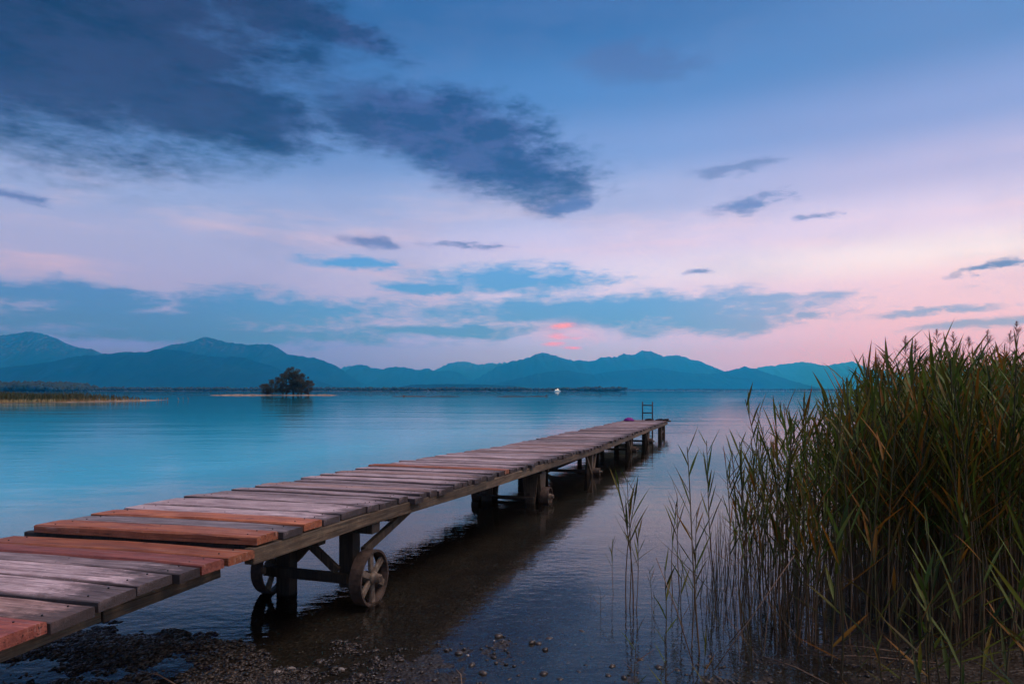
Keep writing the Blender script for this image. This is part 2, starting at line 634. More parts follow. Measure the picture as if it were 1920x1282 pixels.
def leafy(name, green, green2, autumn, transl=0.35, usetint=True, rough=0.5):
    m, nt, nd, lk, b = material(name)
    geo = N(nd, 'ShaderNodeNewGeometry')
    c = green2 + (1,)
    at2 = N(nd, 'ShaderNodeAttribute', attribute_name='tint2')
    c = mixc(nd, lk, at2.outputs['Fac'], green + (1,), green2 + (1,))
    at = N(nd, 'ShaderNodeAttribute', attribute_name='tint')
    c = mixc(nd, lk, at.outputs['Fac'], c, autumn + (1,))
    lk.new(c, b.inputs['Base Color'])
    b.inputs['Roughness'].default_value = rough
    b.inputs['Specular IOR Level'].default_value = 0.25
    tr = N(nd, 'ShaderNodeBsdfTranslucent')
    lk.new(c, tr.inputs['Color'])
    mx = N(nd, 'ShaderNodeMixShader')
    mx.inputs[0].default_value = transl
    lk.new(b.outputs[0], mx.inputs[1])
    lk.new(tr.outputs[0], mx.inputs[2])
    lk.new(mx.outputs[0], nd['Material Output'].inputs['Surface'])
    return m


M['reed'] = leafy('reed_leaf', (0.017, 0.036, 0.007), (0.110, 0.175, 0.028), (0.27, 0.105, 0.014))
M['stem'] = leafy('reed_stem', (0.040, 0.048, 0.016), (0.09, 0.075, 0.032), (0.20, 0.120, 0.070), transl=0.05)
M['plume'] = leafy('reed_plume', (0.16, 0.10, 0.085), (0.24, 0.15, 0.13), (0.24, 0.15, 0.12), transl=0.3)
M['foliage'] = leafy('tree_foliage', (0.024, 0.026, 0.012), (0.075, 0.068, 0.026), (0.10, 0.066, 0.028), transl=.2)
M['far_green'] = leafy('far_wood', (0.014, 0.030, 0.022), (0.026, 0.045, 0.026), (0.04, 0.05, 0.03), transl=.0, rough=.9)
M['spit_reed'] = leafy('spit_reed', (0.030, 0.042, 0.014), (0.055, 0.066, 0.022), (0.50, 0.30, 0.13), transl=.2)

# mud, gravel and lake bed
m, nt, nd, lk, b = material('shore_bed')
t = N(nd, 'ShaderNodeTexCoord')
V = t.outputs['Object']
n1 = noise(nd, lk, V, 3.0, 6, .6)
n2 = noise(nd, lk, V, 38.0, 4, .6)
vo = N(nd, 'ShaderNodeTexVoronoi')
vo.inputs['Scale'].default_value = 42.0
lk.new(V, vo.inputs['Vector'])
peb = mixc(nd, lk, mrange(nd, lk, vo.outputs['Color'], 0.1, .9), (0.009, 0.007, 0.005, 1), (0.046, 0.036, 0.025, 1))
mud = mixc(nd, lk, mrange(nd, lk, n2, .35, .65), (0.008, 0.006, 0.004, 1), (0.022, 0.017, 0.011, 1))
near = mixc(nd, lk, mrange(nd, lk, n1, .42, .58), mud, peb)
sx = N(nd, 'ShaderNodeSeparateXYZ')
lk.new(V, sx.inputs[0])
c = mixc(nd, lk, mrange(nd, lk, sx.outputs[2], -0.10, -0.9), near, (0.075, 0.095, 0.085, 1))
c = mixc(nd, lk, mrange(nd, lk, sx.outputs[2], 0.10, 0.5), c, (0.05, 0.058, 0.025, 1))
lk.new(c, b.inputs['Base Color'])
lk.new(mrange(nd, lk, n2, .3, .7, .35, .7), b.inputs['Roughness'])
hh = N(nd, 'ShaderNodeMath', operation='ADD')
lk.new(vo.outputs['Distance'], hh.inputs[0])
lk.new(n2, hh.inputs[1])
bump(nd, lk, hh.outputs[0], .8, .012, b)
M['bed'] = m

m, nt, nd, lk, b = material('pebble')
at = N(nd, 'ShaderNodeAttribute', attribute_name='tint')
at2 = N(nd, 'ShaderNodeAttribute', attribute_name='tint2')
c = mixc(nd, lk, at.outputs['Fac'], (0.012, 0.010, 0.008, 1), (0.085, 0.068, 0.052, 1))
c = mixc(nd, lk, at2.outputs['Fac'], c, (0.55, 0.52, 0.48, 1))
t = N(nd, 'ShaderNodeTexCoord')
nn = noise(nd, lk, t.outputs['Object'], 90, 3)
c = mixc(nd, lk, mrange(nd, lk, nn, .35, .65, 0, .4), c, (0.02, 0.017, 0.013, 1))
lk.new(c, b.inputs['Base Color'])
b.inputs['Roughness'].default_value = .38
M['pebble'] = m

m, nt, nd, lk, b = material('wet_debris')
at = N(nd, 'ShaderNodeAttribute', attribute_name='tint')
c = mixc(nd, lk, at.outputs['Fac'], (0.010, 0.008, 0.006, 1), (0.055, 0.040, 0.026, 1))
lk.new(c, b.inputs['Base Color'])
b.inputs['Roughness'].default_value = .45
M['debris'] = m

m, nt, nd, lk, b = material('pale_sand')
t = N(nd, 'ShaderNodeTexCoord')
nn = noise(nd, lk, t.outputs['Object'], .8, 6)
lk.new(mixc(nd, lk, mrange(nd, lk, nn, .38, .62), (0.20, 0.135, 0.085, 1), (0.42, 0.30, 0.20, 1)), b.inputs['Base Color'])
b.inputs['Roughness'].default_value = .9
M['sand'] = m

m, nt, nd, lk, b = material('mountain_forest')
t = N(nd, 'ShaderNodeTexCoord')
nn = noise(nd, lk, t.outputs['Object'], .0025, 7, .65)
n3 = noise(nd, lk, t.outputs['Object'], .02, 4, .6)
geo = N(nd, 'ShaderNodeNewGeometry')
c = mixc(nd, lk, mrange(nd, lk, nn, .36, .64), (0.004, 0.014, 0.012, 1), (0.010, 0.024, 0.020, 1))
sp = N(nd, 'ShaderNodeSeparateXYZ')
lk.new(t.outputs['Object'], sp.inputs[0])
rockf = N(nd, 'ShaderNodeMath', operation='MULTIPLY')
lk.new(mrange(nd, lk, sp.outputs[2], 480, 700), rockf.inputs[0])
lk.new(mrange(nd, lk, n3, .5, .62), rockf.inputs[1])
c = mixc(nd, lk, rockf.outputs[0], c, (0.06, 0.075, 0.08, 1))
lk.new(c, b.inputs['Base Color'])
b.inputs['Roughness'].default_value = 1.0
b.inputs['Specular IOR Level'].default_value = 0.0
M['mountain'] = m

# water: mirror of the sky over a clear shallow; open-water turquoise partly paints in reflected sky
m, nt, nd, lk, b = material('lake_water')
nd.remove(b)
t = N(nd, 'ShaderNodeTexCoord')
V = t.outputs['Object']
w1 = noise(nd, lk, vmul(nd, lk, V, (.55, 1.0, 1)), 2.4, 3, .5)
w2 = noise(nd, lk, vmul(nd, lk, V, (.6, 1.0, 1)), 15.0, 3, .55)
w3 = noise(nd, lk, vmul(nd, lk, V, (.35, 1.0, 1)), .35, 2, .5)
pt = noise(nd, lk, vmul(nd, lk, V, (.012, .06, 1)), 1.0, 4, .6)
amp = mrange(nd, lk, pt, .35, .65, .35, 1.0)
def wb(h, s, d, prev=None):
    n = N(nd, 'ShaderNodeBump')
    n.inputs['Distance'].default_value = d
    lk.new(h, n.inputs['Height'])
    mm = N(nd, 'ShaderNodeMath', operation='MULTIPLY')
    lk.new(amp, mm.inputs[0])
    mm.inputs[1].default_value = s
    lk.new(mm.outputs[0], n.inputs['Strength'])
    if prev is not None:
        lk.new(prev, n.inputs['Normal'])
    return n.outputs[0]
spf = N(nd, 'ShaderNodeSeparateXYZ')
lk.new(V, spf.inputs[0])
sw = N(nd, 'ShaderNodeMath', operation='MULTIPLY')
lk.new(w3, sw.inputs[0])
lk.new(mrange(nd, lk, spf.outputs[1], 14, 110, .5, 2.0), sw.inputs[1])
nrm = wb(sw.outputs[0], 1.0, .05)
nrm = wb(w1, 1.0, .0085, nrm)
sw2 = N(nd, 'ShaderNodeMath', operation='MULTIPLY')
lk.new(w2, sw2.inputs[0])
lk.new(mrange(nd, lk, spf.outputs[1], 4.5, 13, 2.6, 1.0), sw2.inputs[1])
nrm = wb(sw2.outputs[0], 1.0, .0015, nrm)
fr = N(nd, 'ShaderNodeFresnel')
fr.inputs['IOR'].default_value = 1.55
lk.new(nrm, fr.inputs['Normal'])
gl = N(nd, 'ShaderNodeBsdfGlossy')
gl.inputs['Roughness'].default_value = 0.02
lk.new(nrm, gl.inputs['Normal'])
tr = N(nd, 'ShaderNodeBsdfTransparent')
tr.inputs['Color'].default_value = (0.86, 0.90, 0.88, 1)
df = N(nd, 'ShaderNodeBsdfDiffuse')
df.inputs['Color'].default_value = (0.035, 0.56, 0.78, 1)  # bright body colour that also stands in for reflected sky
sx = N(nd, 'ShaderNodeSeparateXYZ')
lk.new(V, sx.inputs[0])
open_side = N(nd, 'ShaderNodeMath', operation='MULTIPLY_ADD')   # mask for the painted turquoise: open water in, dark jetty reflection out
lk.new(sx.outputs[0], open_side.inputs[0])
open_side.inputs[1].default_value = -2.4
lk.new(sx.outputs[1], open_side.inputs[2])
sky_paint = mrange(nd, lk, open_side.outputs[0], 12.0, 28.0, 0.0, 0.92)
grey_lift = N(nd, 'ShaderNodeBsdfDiffuse')
grey_lift.inputs['Color'].default_value = (0.20, 0.205, 0.215, 1)  # thin even grey mixed in to lift the water's brightness
mxs = N(nd, 'ShaderNodeMixShader')
mxs.inputs[0].default_value = 0.012
lk.new(tr.outputs[0], mxs.inputs[1])
lk.new(grey_lift.outputs[0], mxs.inputs[2])
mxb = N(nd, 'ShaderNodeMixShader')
lk.new(sky_paint, mxb.inputs[0])
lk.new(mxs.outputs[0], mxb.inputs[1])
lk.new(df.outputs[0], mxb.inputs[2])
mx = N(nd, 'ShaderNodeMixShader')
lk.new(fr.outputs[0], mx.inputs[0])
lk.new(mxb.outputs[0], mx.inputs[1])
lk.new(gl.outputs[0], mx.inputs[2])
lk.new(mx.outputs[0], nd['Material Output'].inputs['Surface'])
M['water'] = m


# ------------------------------------------------------------------ ground and lake
def shore_y(X):
    X = np.asarray(X, float)
    ys = 3.58 + 0.25 * (vnoise(X * .55 + 3.3, X * 0 + 7.7) - .5) * 2
    ys = ys + 1.0 * sstep(1.0, 2.6, X) + 0.62 * np.clip(X - 2.6, 0, 60)
    ys = ys + .34 * sstep(-.9, -1.8, X)
    ys = ys - .25 * np.clip(-X - 3, 0, 40)
    return ys


def ground_z(X, Y):
    X = np.asarray(X, float)
    Y = np.asarray(Y, float)
    s = Y - shore_y(X)
    land = np.where(s > -1.3, -s * .016, .021 + (-s - 1.3) * .06)
    land = np.minimum(land, .9)
    sea = np.where(s < 6, -s * .026, -.156 - (s - 6) * .055)
    sea = np.maximum(sea, -3.4)
    z = np.where(s < 0, land, sea)
    fade = 1 - sstep(2.5, 8, np.abs(s))
    z = z + fade * ((.022 + .020 * sstep(-.6, -1.5, X)) * fbm(X * 2.2, Y * 2.2, 5, .55) + .010 * fbm(X * 14, Y * 14, 3))
    z = z + (1 - fade) * .05 * fbm(X * .5, Y * .5, 3) * (Y < 60)
    # the far shore
    far = np.where(X < 208, 1290.0, 2960.0)
    z = np.where(Y > far, 2.5, z)
    return z


def spaced(lo, hi, step, ends, k=1.28):
    mid_ = list(np.arange(lo, hi + 1e-6, step))
    up, v, d = [], hi, step
    while v < ends[1]:
        d = min(d * k, 2500)
        v += d
        up.append(min(v, ends[1]))
    dn, v, d = [], lo, step
    while v > ends[0]:
        d = min(d * k, 2500)
        v -= d
        dn.append(max(v, ends[0]))
    return np.array(dn[::-1] + mid_ + up)


GX = spaced(-3.2, 4.2, .035, (-20000, 20000), 1.16)
GY = spaced(2.4, 6.4, .035, (-20000, 20000), 1.16)
gx, gy = np.meshgrid(GX, GY)
gz = ground_z(gx, gy)
nx, ny = len(GX), len(GY)
ii = np.arange(nx * ny).reshape(ny, nx)
quads = np.stack([ii[:-1, :-1], ii[:-1, 1:], ii[1:, 1:], ii[1:, :-1]], -1).reshape(-1, 4)
g = link('ground', np_mesh('ground', np.stack([gx, gy, gz], -1).reshape(-1, 3), quads), M['bed'], smooth=True)
tag(g, 'dark muddy gravel shore running down under the lake', kind='structure')

me = MB().add([(-20000, -20000, 0), (20000, -20000, 0), (20000, 20000, 0), (-20000, 20000, 0)], [(0, 1, 2, 3)]).mesh('water')
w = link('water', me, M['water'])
tag(w, 'calm blue lake water with fine ripples', kind='structure')


# ------------------------------------------------------------------ mountains
def mountain(pts, D, W, label, seed, rough=1.0):
    xs = np.array([p[0] for p in pts], float)
    ys = np.array([p[1] for p in pts], float)
    cols = np.arange(xs[0], xs[-1] + .1, 2.0)
    hp = np.interp(cols, xs, ys)
    # soften the polyline and roughen the crest
    ker = np.ones(3) / 3
    hp = np.convolve(np.pad(hp, 1, mode='edge'), ker, 'valid')
    hp = hp + rough * (fbm(cols * .06 + seed, cols * 0 + seed, 4, .6) * 2.2 + fbm(cols * .22 + seed, cols * 0 + 3, 3, .6) * 1.6)
    X = (cols - 960) / F * D
    Hc = np.clip((HOR - hp) / F * D + EYE, 8, None)
    rows = np.concatenate([np.linspace(-1, 0, 17), np.linspace(.15, 1, 7)])
    vs = []
    for v in rows:
        a = abs(v)
        prof = (1 - a) ** (1.15 if v < 0 else .9)
        YY = D + v * W
        # spurs and gullies that run down the slope
        rg = fbm(X / 420 + seed * 3 + v * .9, np.full_like(X, v * 2.4 + seed), 5, .55)
        rg2 = 1 - np.abs(fbm(X / 700 + seed + v * 1.2, np.full_like(X, v * 1.4 + seed * 2), 4, .55)) * 2
        z = Hc * (prof + (.28 * rg + .20 * (rg2 - .6)) * a * (1 - a) * 3.2)
        z = np.minimum(z, Hc * (1 - .04 * a)) if v < 0 else z
        z = np.where(a >= .999, -1.0, np.maximum(z, -1.0))
        off = W * .10 * fbm(X / 600 + seed, np.full_like(X, v * 3 + 5), 3) * (1 if 0 < a < .99 else 0)
        vs.append(np.stack([X, YY + off, z], -1))
    vs = np.array(vs)
    nr, nc = vs.shape[:2]
    i2 = np.arange(nr * nc).reshape(nr, nc)
    q = np.stack([i2[:-1, :-1], i2[:-1, 1:], i2[1:, 1:], i2[1:, :-1]], -1).reshape(-1, 4)
    o = link('mountain', np_mesh('mountain', vs.reshape(-1, 3), q), M['mountain'], smooth=True)
    return tag(o, label, kind='structure')


mountain([(-900, 700), (-700, 660), (-500, 640), (-300, 652), (-150, 628), (-60, 640), (0, 629), (19, 626), (55, 621), (74, 624), (103, 634), (127, 645), (151, 652), (172, 653), (186, 665),
          (230, 690), (290, 715), (330, 728)], 11800, 2200, 'high blue mountain at the far left edge', 1.7)
mountain([(250, 690), (296, 655), (323, 645), (344, 643), (371, 638), (385, 631), (399, 634), (423, 641), (457, 646), (481, 645), (505, 645), (522, 652), (540, 664), (574, 670), (588, 669),
          (605, 676), (629, 686), (646, 698), (660, 712), (682, 728)], 10200, 2000, 'broad blue mountain with a small summit knob behind the tree island', 4.1)
mountain([(-700, 705), (-500, 690), (-250, 695), (-80, 684), (0, 690), (60, 684), (110, 674), (144, 667), (189, 664), (234, 660), (275, 659), (296, 655), (327, 655), (344, 659), (371, 665),
          (412, 669), (457, 670), (500, 684), (550, 700), (600, 716), (640, 728)], 7200, 1300, 'low dark blue forested ridge in front of the left mountains', 8.3)
mountain([(560, 726), (600, 712), (647, 697), (662, 686), (680, 683), (695, 689), (720, 691), (742, 686), (768, 689), (778, 693), (800, 691), (822, 696), (844, 694), (859, 698), (877, 708), (888, 712),
          (902, 718), (960, 728)], 13500, 2200, 'low pale blue mountain between the two big massifs', 12.9)
mountain([(560, 700), (640, 690), (675, 684), (720, 698), (790, 700), (822, 689), (840, 682), (859, 678), (877, 680), (902, 684), (924, 681), (950, 680), (1000, 690), (1060, 705)], 18300, 1500,
         'faint most distant peaks in the gap between the massifs', 17.1, 1.4)
mountain([(850, 728), (870, 722), (891, 711), (917, 697), (932, 687), (957, 678), (983, 671), (1004, 665), (1017, 659), (1030, 664), (1048, 669), (1066, 675), (1085, 677), (1114, 676), (1132, 669), (1157, 669),
          (1165, 664), (1190, 664), (1203, 657), (1227, 659), (1238, 665), (1256, 668), (1274, 665), (1292, 673), (1311, 676), (1332, 687), (1360, 697), (1400, 712), (1450, 728)], 12600, 2200,
         'big blue massif with two summits above the jetty end', 23.7, 1.3)
mountain([(900, 728), (950, 712), (1010, 700), (1060, 694), (1110, 702), (1160, 694), (1230, 690), (1300, 700), (1345, 700), (1360, 696), (1395, 687), (1415, 692), (1440, 700), (1465, 707), (1500, 722), (1525, 728)], 8800, 1300,
         'lower wooded foothills in front of the big massif', 31.3)
mountain([(1380, 705), (1410, 692), (1440, 686), (1475, 681), (1505, 678), (1530, 682), (1550, 686), (1575, 681), (1597, 677), (1615, 685), (1630, 692), (1700, 700), (1800, 690), (1950, 705), (2150, 690), (2400, 712)],
         16200, 2000, 'pale blue mountain range beside the top of the reed bed', 37.9, 1.2)
mountain([(730, 728), (770, 721.5), (840, 719.5), (900, 720.5), (960, 723), (1000, 729)], 5200, 420, 'low dark foothill just behind the far wooded shore', 41.0, .4)


# ------------------------------------------------------------------ foliage tools
ICO = None


def ico_data():
    bm = bmesh.new()
    bmesh.ops.create_icosphere(bm, subdivisions=1, radius=1.0)
    v = np.array([x.co[:] for x in bm.verts])
    f = np.array([[q.index for q in p.verts] for p in bm.faces])
    bm.free()
    return v, f


ICO = ico_data()


def blobs(name, centers, radii, squash, jitter=.25, rng=RNG, tint=None, tint2=None):
    v, f = ICO
    n = len(centers)
    V = v[None] * radii[:, None, None] * (1 + jitter * (rng.random((n, len(v), 1)) - .5) * 2)
    V = V * np.asarray(squash)[:, None, :] if np.ndim(squash) == 2 else V * np.asarray(squash)[None, None, :]
    a = rng.random(n) * 6.283
    ca, sa = np.cos(a)[:, None], np.sin(a)[:, None]
    V = np.stack([V[..., 0] * ca - V[..., 1] * sa, V[..., 0] * sa + V[..., 1] * ca, V[..., 2]], -1) + centers[:, None, :]
    Fc = f[None] + (np.arange(n) * len(v))[:, None, None]
    k = len(v)
    return np_mesh(name, V.reshape(-1, 3), Fc.reshape(-1, 3), np.repeat(tint, k) if tint is not None else None, np.repeat(tint2, k) if tint2 is not None else None)


def quads_at(P, size, rng, up=0.0):
    """small randomly turned leaf faces"""
    n = len(P)
    a = rng.normal(size=(n, 3))
    a[:, 2] += up
    a /= np.linalg.norm(a, axis=1)[:, None]
    b = rng.normal(size=(n, 3))
    b -= (b * a).sum(1)[:, None] * a
    b /= np.linalg.norm(b, axis=1)[:, None]
    s = size[:, None]
    V = np.stack([P - a * s, P + b * s * .5, P + a * s, P - b * s * .5], 1)
    return V.reshape(-1, 3), np.arange(n * 4).reshape(n, 4)


def make_tree(x, y, z, h, cr, label, seed, slim=False, low=.25, nleaf=1700):
    rng = np.random.default_rng(seed)
    root = empty('island_tree', (x, y, z))
    tag(root, label, 'tree', 'trees on the gravel island')
    tb = MB()
    lean = rng.normal(0, .05, 2)
    top = Vector((lean[0] * h, lean[1] * h, h * .78))
    pts = [Vector((0, 0, -.15)), Vector((lean[0] * h * .2, 0, h * .25)), Vector((lean[0] * h * .55 + rng.normal(0, .1), lean[1] * h * .4, h * .5)), top]
    tb.tube(pts, [.035 * h, .026 * h, .018 * h, .006 * h], 7)
    cl = []
    nb = 4 if slim else 12
    for k in range(nb):
        t0 = low + (.72 - low) * (k + .5) / nb
        p0 = Vector((0, 0, 0)).lerp(top, t0 / .78)
        an = rng.random() * 6.283
        ln = cr * (.55 + .5 * rng.random()) * (1.0 - .45 * abs(t0 - .45))
        p1 = p0 + Vector((math.cos(an) * ln, math.sin(an) * ln, ln * (.35 + .5 * rng.random())))
        tb.tube([p0, p0.lerp(p1, .5) + Vector((0, 0, .06 * h * rng.random())), p1], [.012 * h, .008 * h, .003 * h], 5)
        cl.append((p1, cr * (.34 + .22 * rng.random())))
    cl.append((top + Vector((0, 0, h * .10)), cr * .42))
    cl.append((top * .85, cr * .5))
    for k in range(0 if slim else 7):
        an = rng.random() * 6.283
        cl.append((Vector((math.cos(an) * cr * .5, math.sin(an) * cr * .5, h * rng.uniform(.12, .34))), cr * rng.uniform(.35, .5)))
    tb.build('trunk', M['bark'], root, smooth=True)
    P_, T = [], []
    per = nleaf // len(cl)
    for (c, r) in cl:
        d = rng.normal(size=(per, 3))
        d /= np.linalg.norm(d, axis=1)[:, None]
        rr = r * rng.random(per) ** .45
        P_.append(np.array(c)[None] + d * rr[:, None] * np.array([1.05, 1.05, .85]))
        T.append(np.full(per, rng.random() * .9))
    P_ = np.concatenate(P_)
    P_[:, 2] = np.clip(P_[:, 2], .03 * h, h)
    V_, F_ = quads_at(P_, rng.uniform(.10, .21, len(P_)) * (h / 8) ** .5, rng)
    tt = np.repeat(np.concatenate(T), 4)
    link('crown', np_mesh('crown', V_, F_, np.repeat(rng.random(len(P_)) ** 3 * .8, 4), tt), M['foliage'], root)
    return root


# ------------------------------------------------------------------ far shore woods (too far off to count)
def woods(name, xa, xb, D, hpx0, hpx1, n, label, depth=90, seed=3, prof=None):
    rng = np.random.default_rng(seed)
    p = rng.uniform(xa, xb, n)
    Y = D + rng.random(n) * depth
    X = (p - 960) / F * D
    hp = np.interp(p, [xa, xb], [hpx0, hpx1]) if prof is None else np.interp(p, *prof)
    hm = hp / F * D * (.68 + .34 * rng.random(n) + .25 * fbm(p * .05, p * 0 + seed, 3))
    rad = hm * .5
    ctr = np.stack([X, Y, 1.2 + hm * .5], -1)
    sq = np.stack([rng.uniform(.9, 1.5, n), rng.uniform(.9, 1.5, n), np.ones(n)], -1)
    me_ = blobs(name, ctr, rad, sq, .32, rng, rng.random(n) * .3, rng.random(n))
    o = link(name, me_, M['far_green'])
    return tag(o, label, 'woods', kind='stuff')


woods('far_woods', -700, 1172, 1310, 8.5, 6.0, 2400, 'dark line of trees along the far shore below the left mountains', seed=3)
woods('far_woods', 1085, 1175, 1300, 7.5, 7.5, 160, 'dark wooded point ending behind the small white boat', 60, seed=4)
woods('far_woods', 1175, 2300, 3000, 3.6, 3.6, 1500, 'thin distant line of trees along the right far shore', seed=5)
woods('wooded_headland', -420, 106, 950, 18, 5, 1500, 'dark wooded headland behind the left reed spit', 120, seed=6,
      prof=([-420, -200, -40, 10, 60, 84, 106], [10, 15, 17.5, 16.5, 17.5, 14, 4]))


# ------------------------------------------------------------------ gravel island with its trees, bars, left reed spit
def bar(name, outline, hgt, mat, label, seed=0):
    """a low bank: outline is a list of (x, y_near, y_far) in metres"""
    rng = np.random.default_rng(seed)
    xs = np.array([o[0] for o in outline])
    yn = np.array([o[1] for o in outline])
    yf = np.array([o[2] for o in outline])
    cx = np.linspace(xs[0], xs[-1], 120)
    a, b_ = np.interp(cx, xs, yn), np.interp(cx, xs, yf)
    a = a + (b_ - a) * .2 * fbm(cx * .35 + seed, cx * 0 + 1, 3)
    vs = []
    for v in np.linspace(0, 1, 11):
        pr = math.sin(math.pi * v) ** .6 if 0 < v < 1 else 0
        end = np.clip(np.minimum(cx - cx[0], cx[-1] - cx) / (.08 * (cx[-1] - cx[0])), 0, 1) ** .5
        z = -0.25 + (hgt + .25) * pr * end * (.75 + .35 * fbm(cx * .6 + seed, cx * 0 + v * 3, 3))
        vs.append(np.stack([cx, a + (b_ - a) * v, z], -1))
    vs = np.array(vs)
    nr, nc = vs.shape[:2]
    i2 = np.arange(nr * nc).reshape(nr, nc)
    q = np.stack([i2[:-1, :-1], i2[:-1, 1:], i2[1:, 1:], i2[1:, :-1]], -1).reshape(-1, 4)
    o = link(name, np_mesh(name, vs.reshape(-1, 3), q), mat, smooth=True)
    return tag(o, label, kind='structure')


def at(xp, D):
    return (xp - 960) / F * D


bar('gravel_island', [(at(388, 214), 213, 215), (at(430, 214), 212, 216), (at(500, 214), 210, 222), (at(585, 214), 210, 222), (at(615, 214), 212.5, 216), (at(640, 214), 213.5, 215)], .42, M['sand'],
    'low tan gravel island carrying the dark trees', 2)
TREES = [(500, 3.2, 1.7, 'low round bush at the left end of the tree island'), (513, 4.6, 2.2, 'rounded dense tree near the left end of the island'),
         (528, 6.8, 2.0, 'open mid-height tree with gaps, left of the tallest island tree'), (540, 7.6, 1.9, 'slightly leaning tree just left of the tallest tree'),
         (549, 9.0, 2.3, 'tallest tree in the middle of the small island'), (559, 8.3, 2.2, 'tall tree just right of the tallest island tree'),
         (568, 5.8, 2.0, 'dense lower tree at the right half of the island'), (576, 4.6, 1.7, 'short bushy tree near the right end of the island'),
         (582, 5.9, .8, 'slender thin-crowned tree at the right end of the island')]
for i, (xp, h, cr, lb) in enumerate(TREES):
    make_tree(at(xp, 216), 216 + random.uniform(-2, 3), .3, h, cr, lb, 50 + i, slim=cr < 1, low=.08 if h < 5 else .14, nleaf=900 if cr < 1 else 4200)

for i, (xa, xb, yy, lb) in enumerate([(735, 800, 743.2, 'long thin driftwood log lying low in the water'), (800, 862, 743.4, 'thin floating log end to end with the long driftwood'),
                                      (930, 985, 743.4, 'thin pale floating log in the middle of the lake'), (985, 1025, 743.2, 'floating log with a dark raised end, nearest the boat')]):
    pa, pb = px(xa, yy), px(xb, yy)
    d = MB()
    ps = [pa.lerp(pb, k / 6) + Vector((0, random.uniform(-.3, .3), .02 + .04 * random.random())) for k in range(7)]
    d.tube(ps, [.05, .09, .12, .13, .12, .10, .07], 7)
    if i in (0, 3):
        e = ps[-1] if i == 3 else ps[2]
        d.tube([e + Vector((-.35, 0, .02)), e + Vector((0, .05, .28)), e + Vector((.35, 0, .05))], [.1, .17, .08], 6)
    tag(d.build('driftwood_log', M['board'], smooth=True), lb, 'log', 'logs floating far out on the lake')

# left spit: sand bank, dry straw edge and green reeds on top
SPIT = [(-130, 72, 108), (-75, 74, 110), (-58, 78, 112), (-50, 84, 114), (-52, 96, 116), (-49, 100, 114), (-46, 104, 112)]
bar('sand_spit', [(-150, 70, 108), (-80, 72, 110), (-62, 77, 111), (-57, 84, 113), (-54, 92, 114), (-52, 100, 114), (-49.5, 106, 113)], .25, M['sand'], 'low sandy spit under the reeds at the left edge', 5)


def strips(P0, dirs, L, W, rng, bend=.25, seg=3):
    """n thin blades; returns verts, quads"""
    n = len(P0)
    side = np.cross(dirs, np.array([0, 0, 1.0]) + rng.normal(0, .3, (n, 3)))
    side /= np.linalg.norm(side, axis=1)[:, None] + 1e-9
    V_ = []
    outv = np.stack([dirs[:, 0], dirs[:, 1], np.zeros(n)], -1)
    outv /= np.linalg.norm(outv, axis=1)[:, None] + 1e-9
    for k in range(seg + 1):
        s = k / seg
        c = P0 + dirs * (L * s)[:, None] + (outv * .5 - np.array([0, 0, 1.0])) * (bend * L * s * s)[:, None]
        wd = W * (min(1, .45 + 2.2 * s) if s < .5 else max(.03, 1 - ((s - .5) / .5) ** 1.3))
        V_.append(np.stack([c - side * wd[:, None] * .5, c + side * wd[:, None] * .5], 1))
    V_ = np.stack(V_, 1)                     # n, seg+1, 2, 3
    base = (np.arange(n) * (seg + 1) * 2)[:, None]
    Fq = []
    for k in range(seg):
        Fq.append(np.concatenate([base + 2 * k, base + 2 * k + 1, base + 2 * k + 3, base + 2 * k + 2], 1))
    return V_.reshape(-1, 3), np.stack(Fq, 1).reshape(-1, 4), (seg + 1) * 2


def spit_reeds():
    rng = np.random.default_rng(21)
    n = 26000
    X = rng.uniform(-150, -52, n)
    yn = np.interp(X, [-150, -80, -62, -57, -54, -52], [70, 72, 77, 84, 92, 100])
    Y = yn + 1.0 + rng.random(n) * 13
    end = np.clip((-53.5 - X) / 6, .0, 1)
    keep = rng.random(n) < (.05 + end)
    X, Y, yn, end = X[keep], Y[keep], yn[keep], end[keep]
    n = len(X)
    inland = Y - yn
    hgt = np.where(inland < 4.0, .35 + .25 * rng.random(n), (1.25 + .45 * rng.random(n) + .3 * fbm(X * .35, Y * .2, 3)) * (.35 + .65 * end))
    d = np.stack([rng.normal(0, .22, n), rng.normal(0, .22, n), np.ones(n)], -1)
    d /= np.linalg.norm(d, axis=1)[:, None]
    V_, F_, k = strips(np.stack([X, Y, np.full(n, .05)], -1), d, hgt, np.where(inland < 4, .05, .10), rng, .12, 3)
    tint = np.where(inland < 4.0, .75 + .25 * rng.random(n), .10 * rng.random(n))
    tint = np.repeat(tint, k)
    # every blade is straw coloured at its foot
    z = V_[:, 2]
    tint = np.maximum(tint, np.clip(.5 - z, 0, .5) * 1.3)
    o = link('spit_reeds', np_mesh('spit_reeds', V_, F_, tint, np.repeat(rng.random(n), k)), M['spit_reed'])
    tag(o, 'strip of green reeds with a straw coloured edge on the left spit', 'reeds', kind='stuff')


spit_reeds()

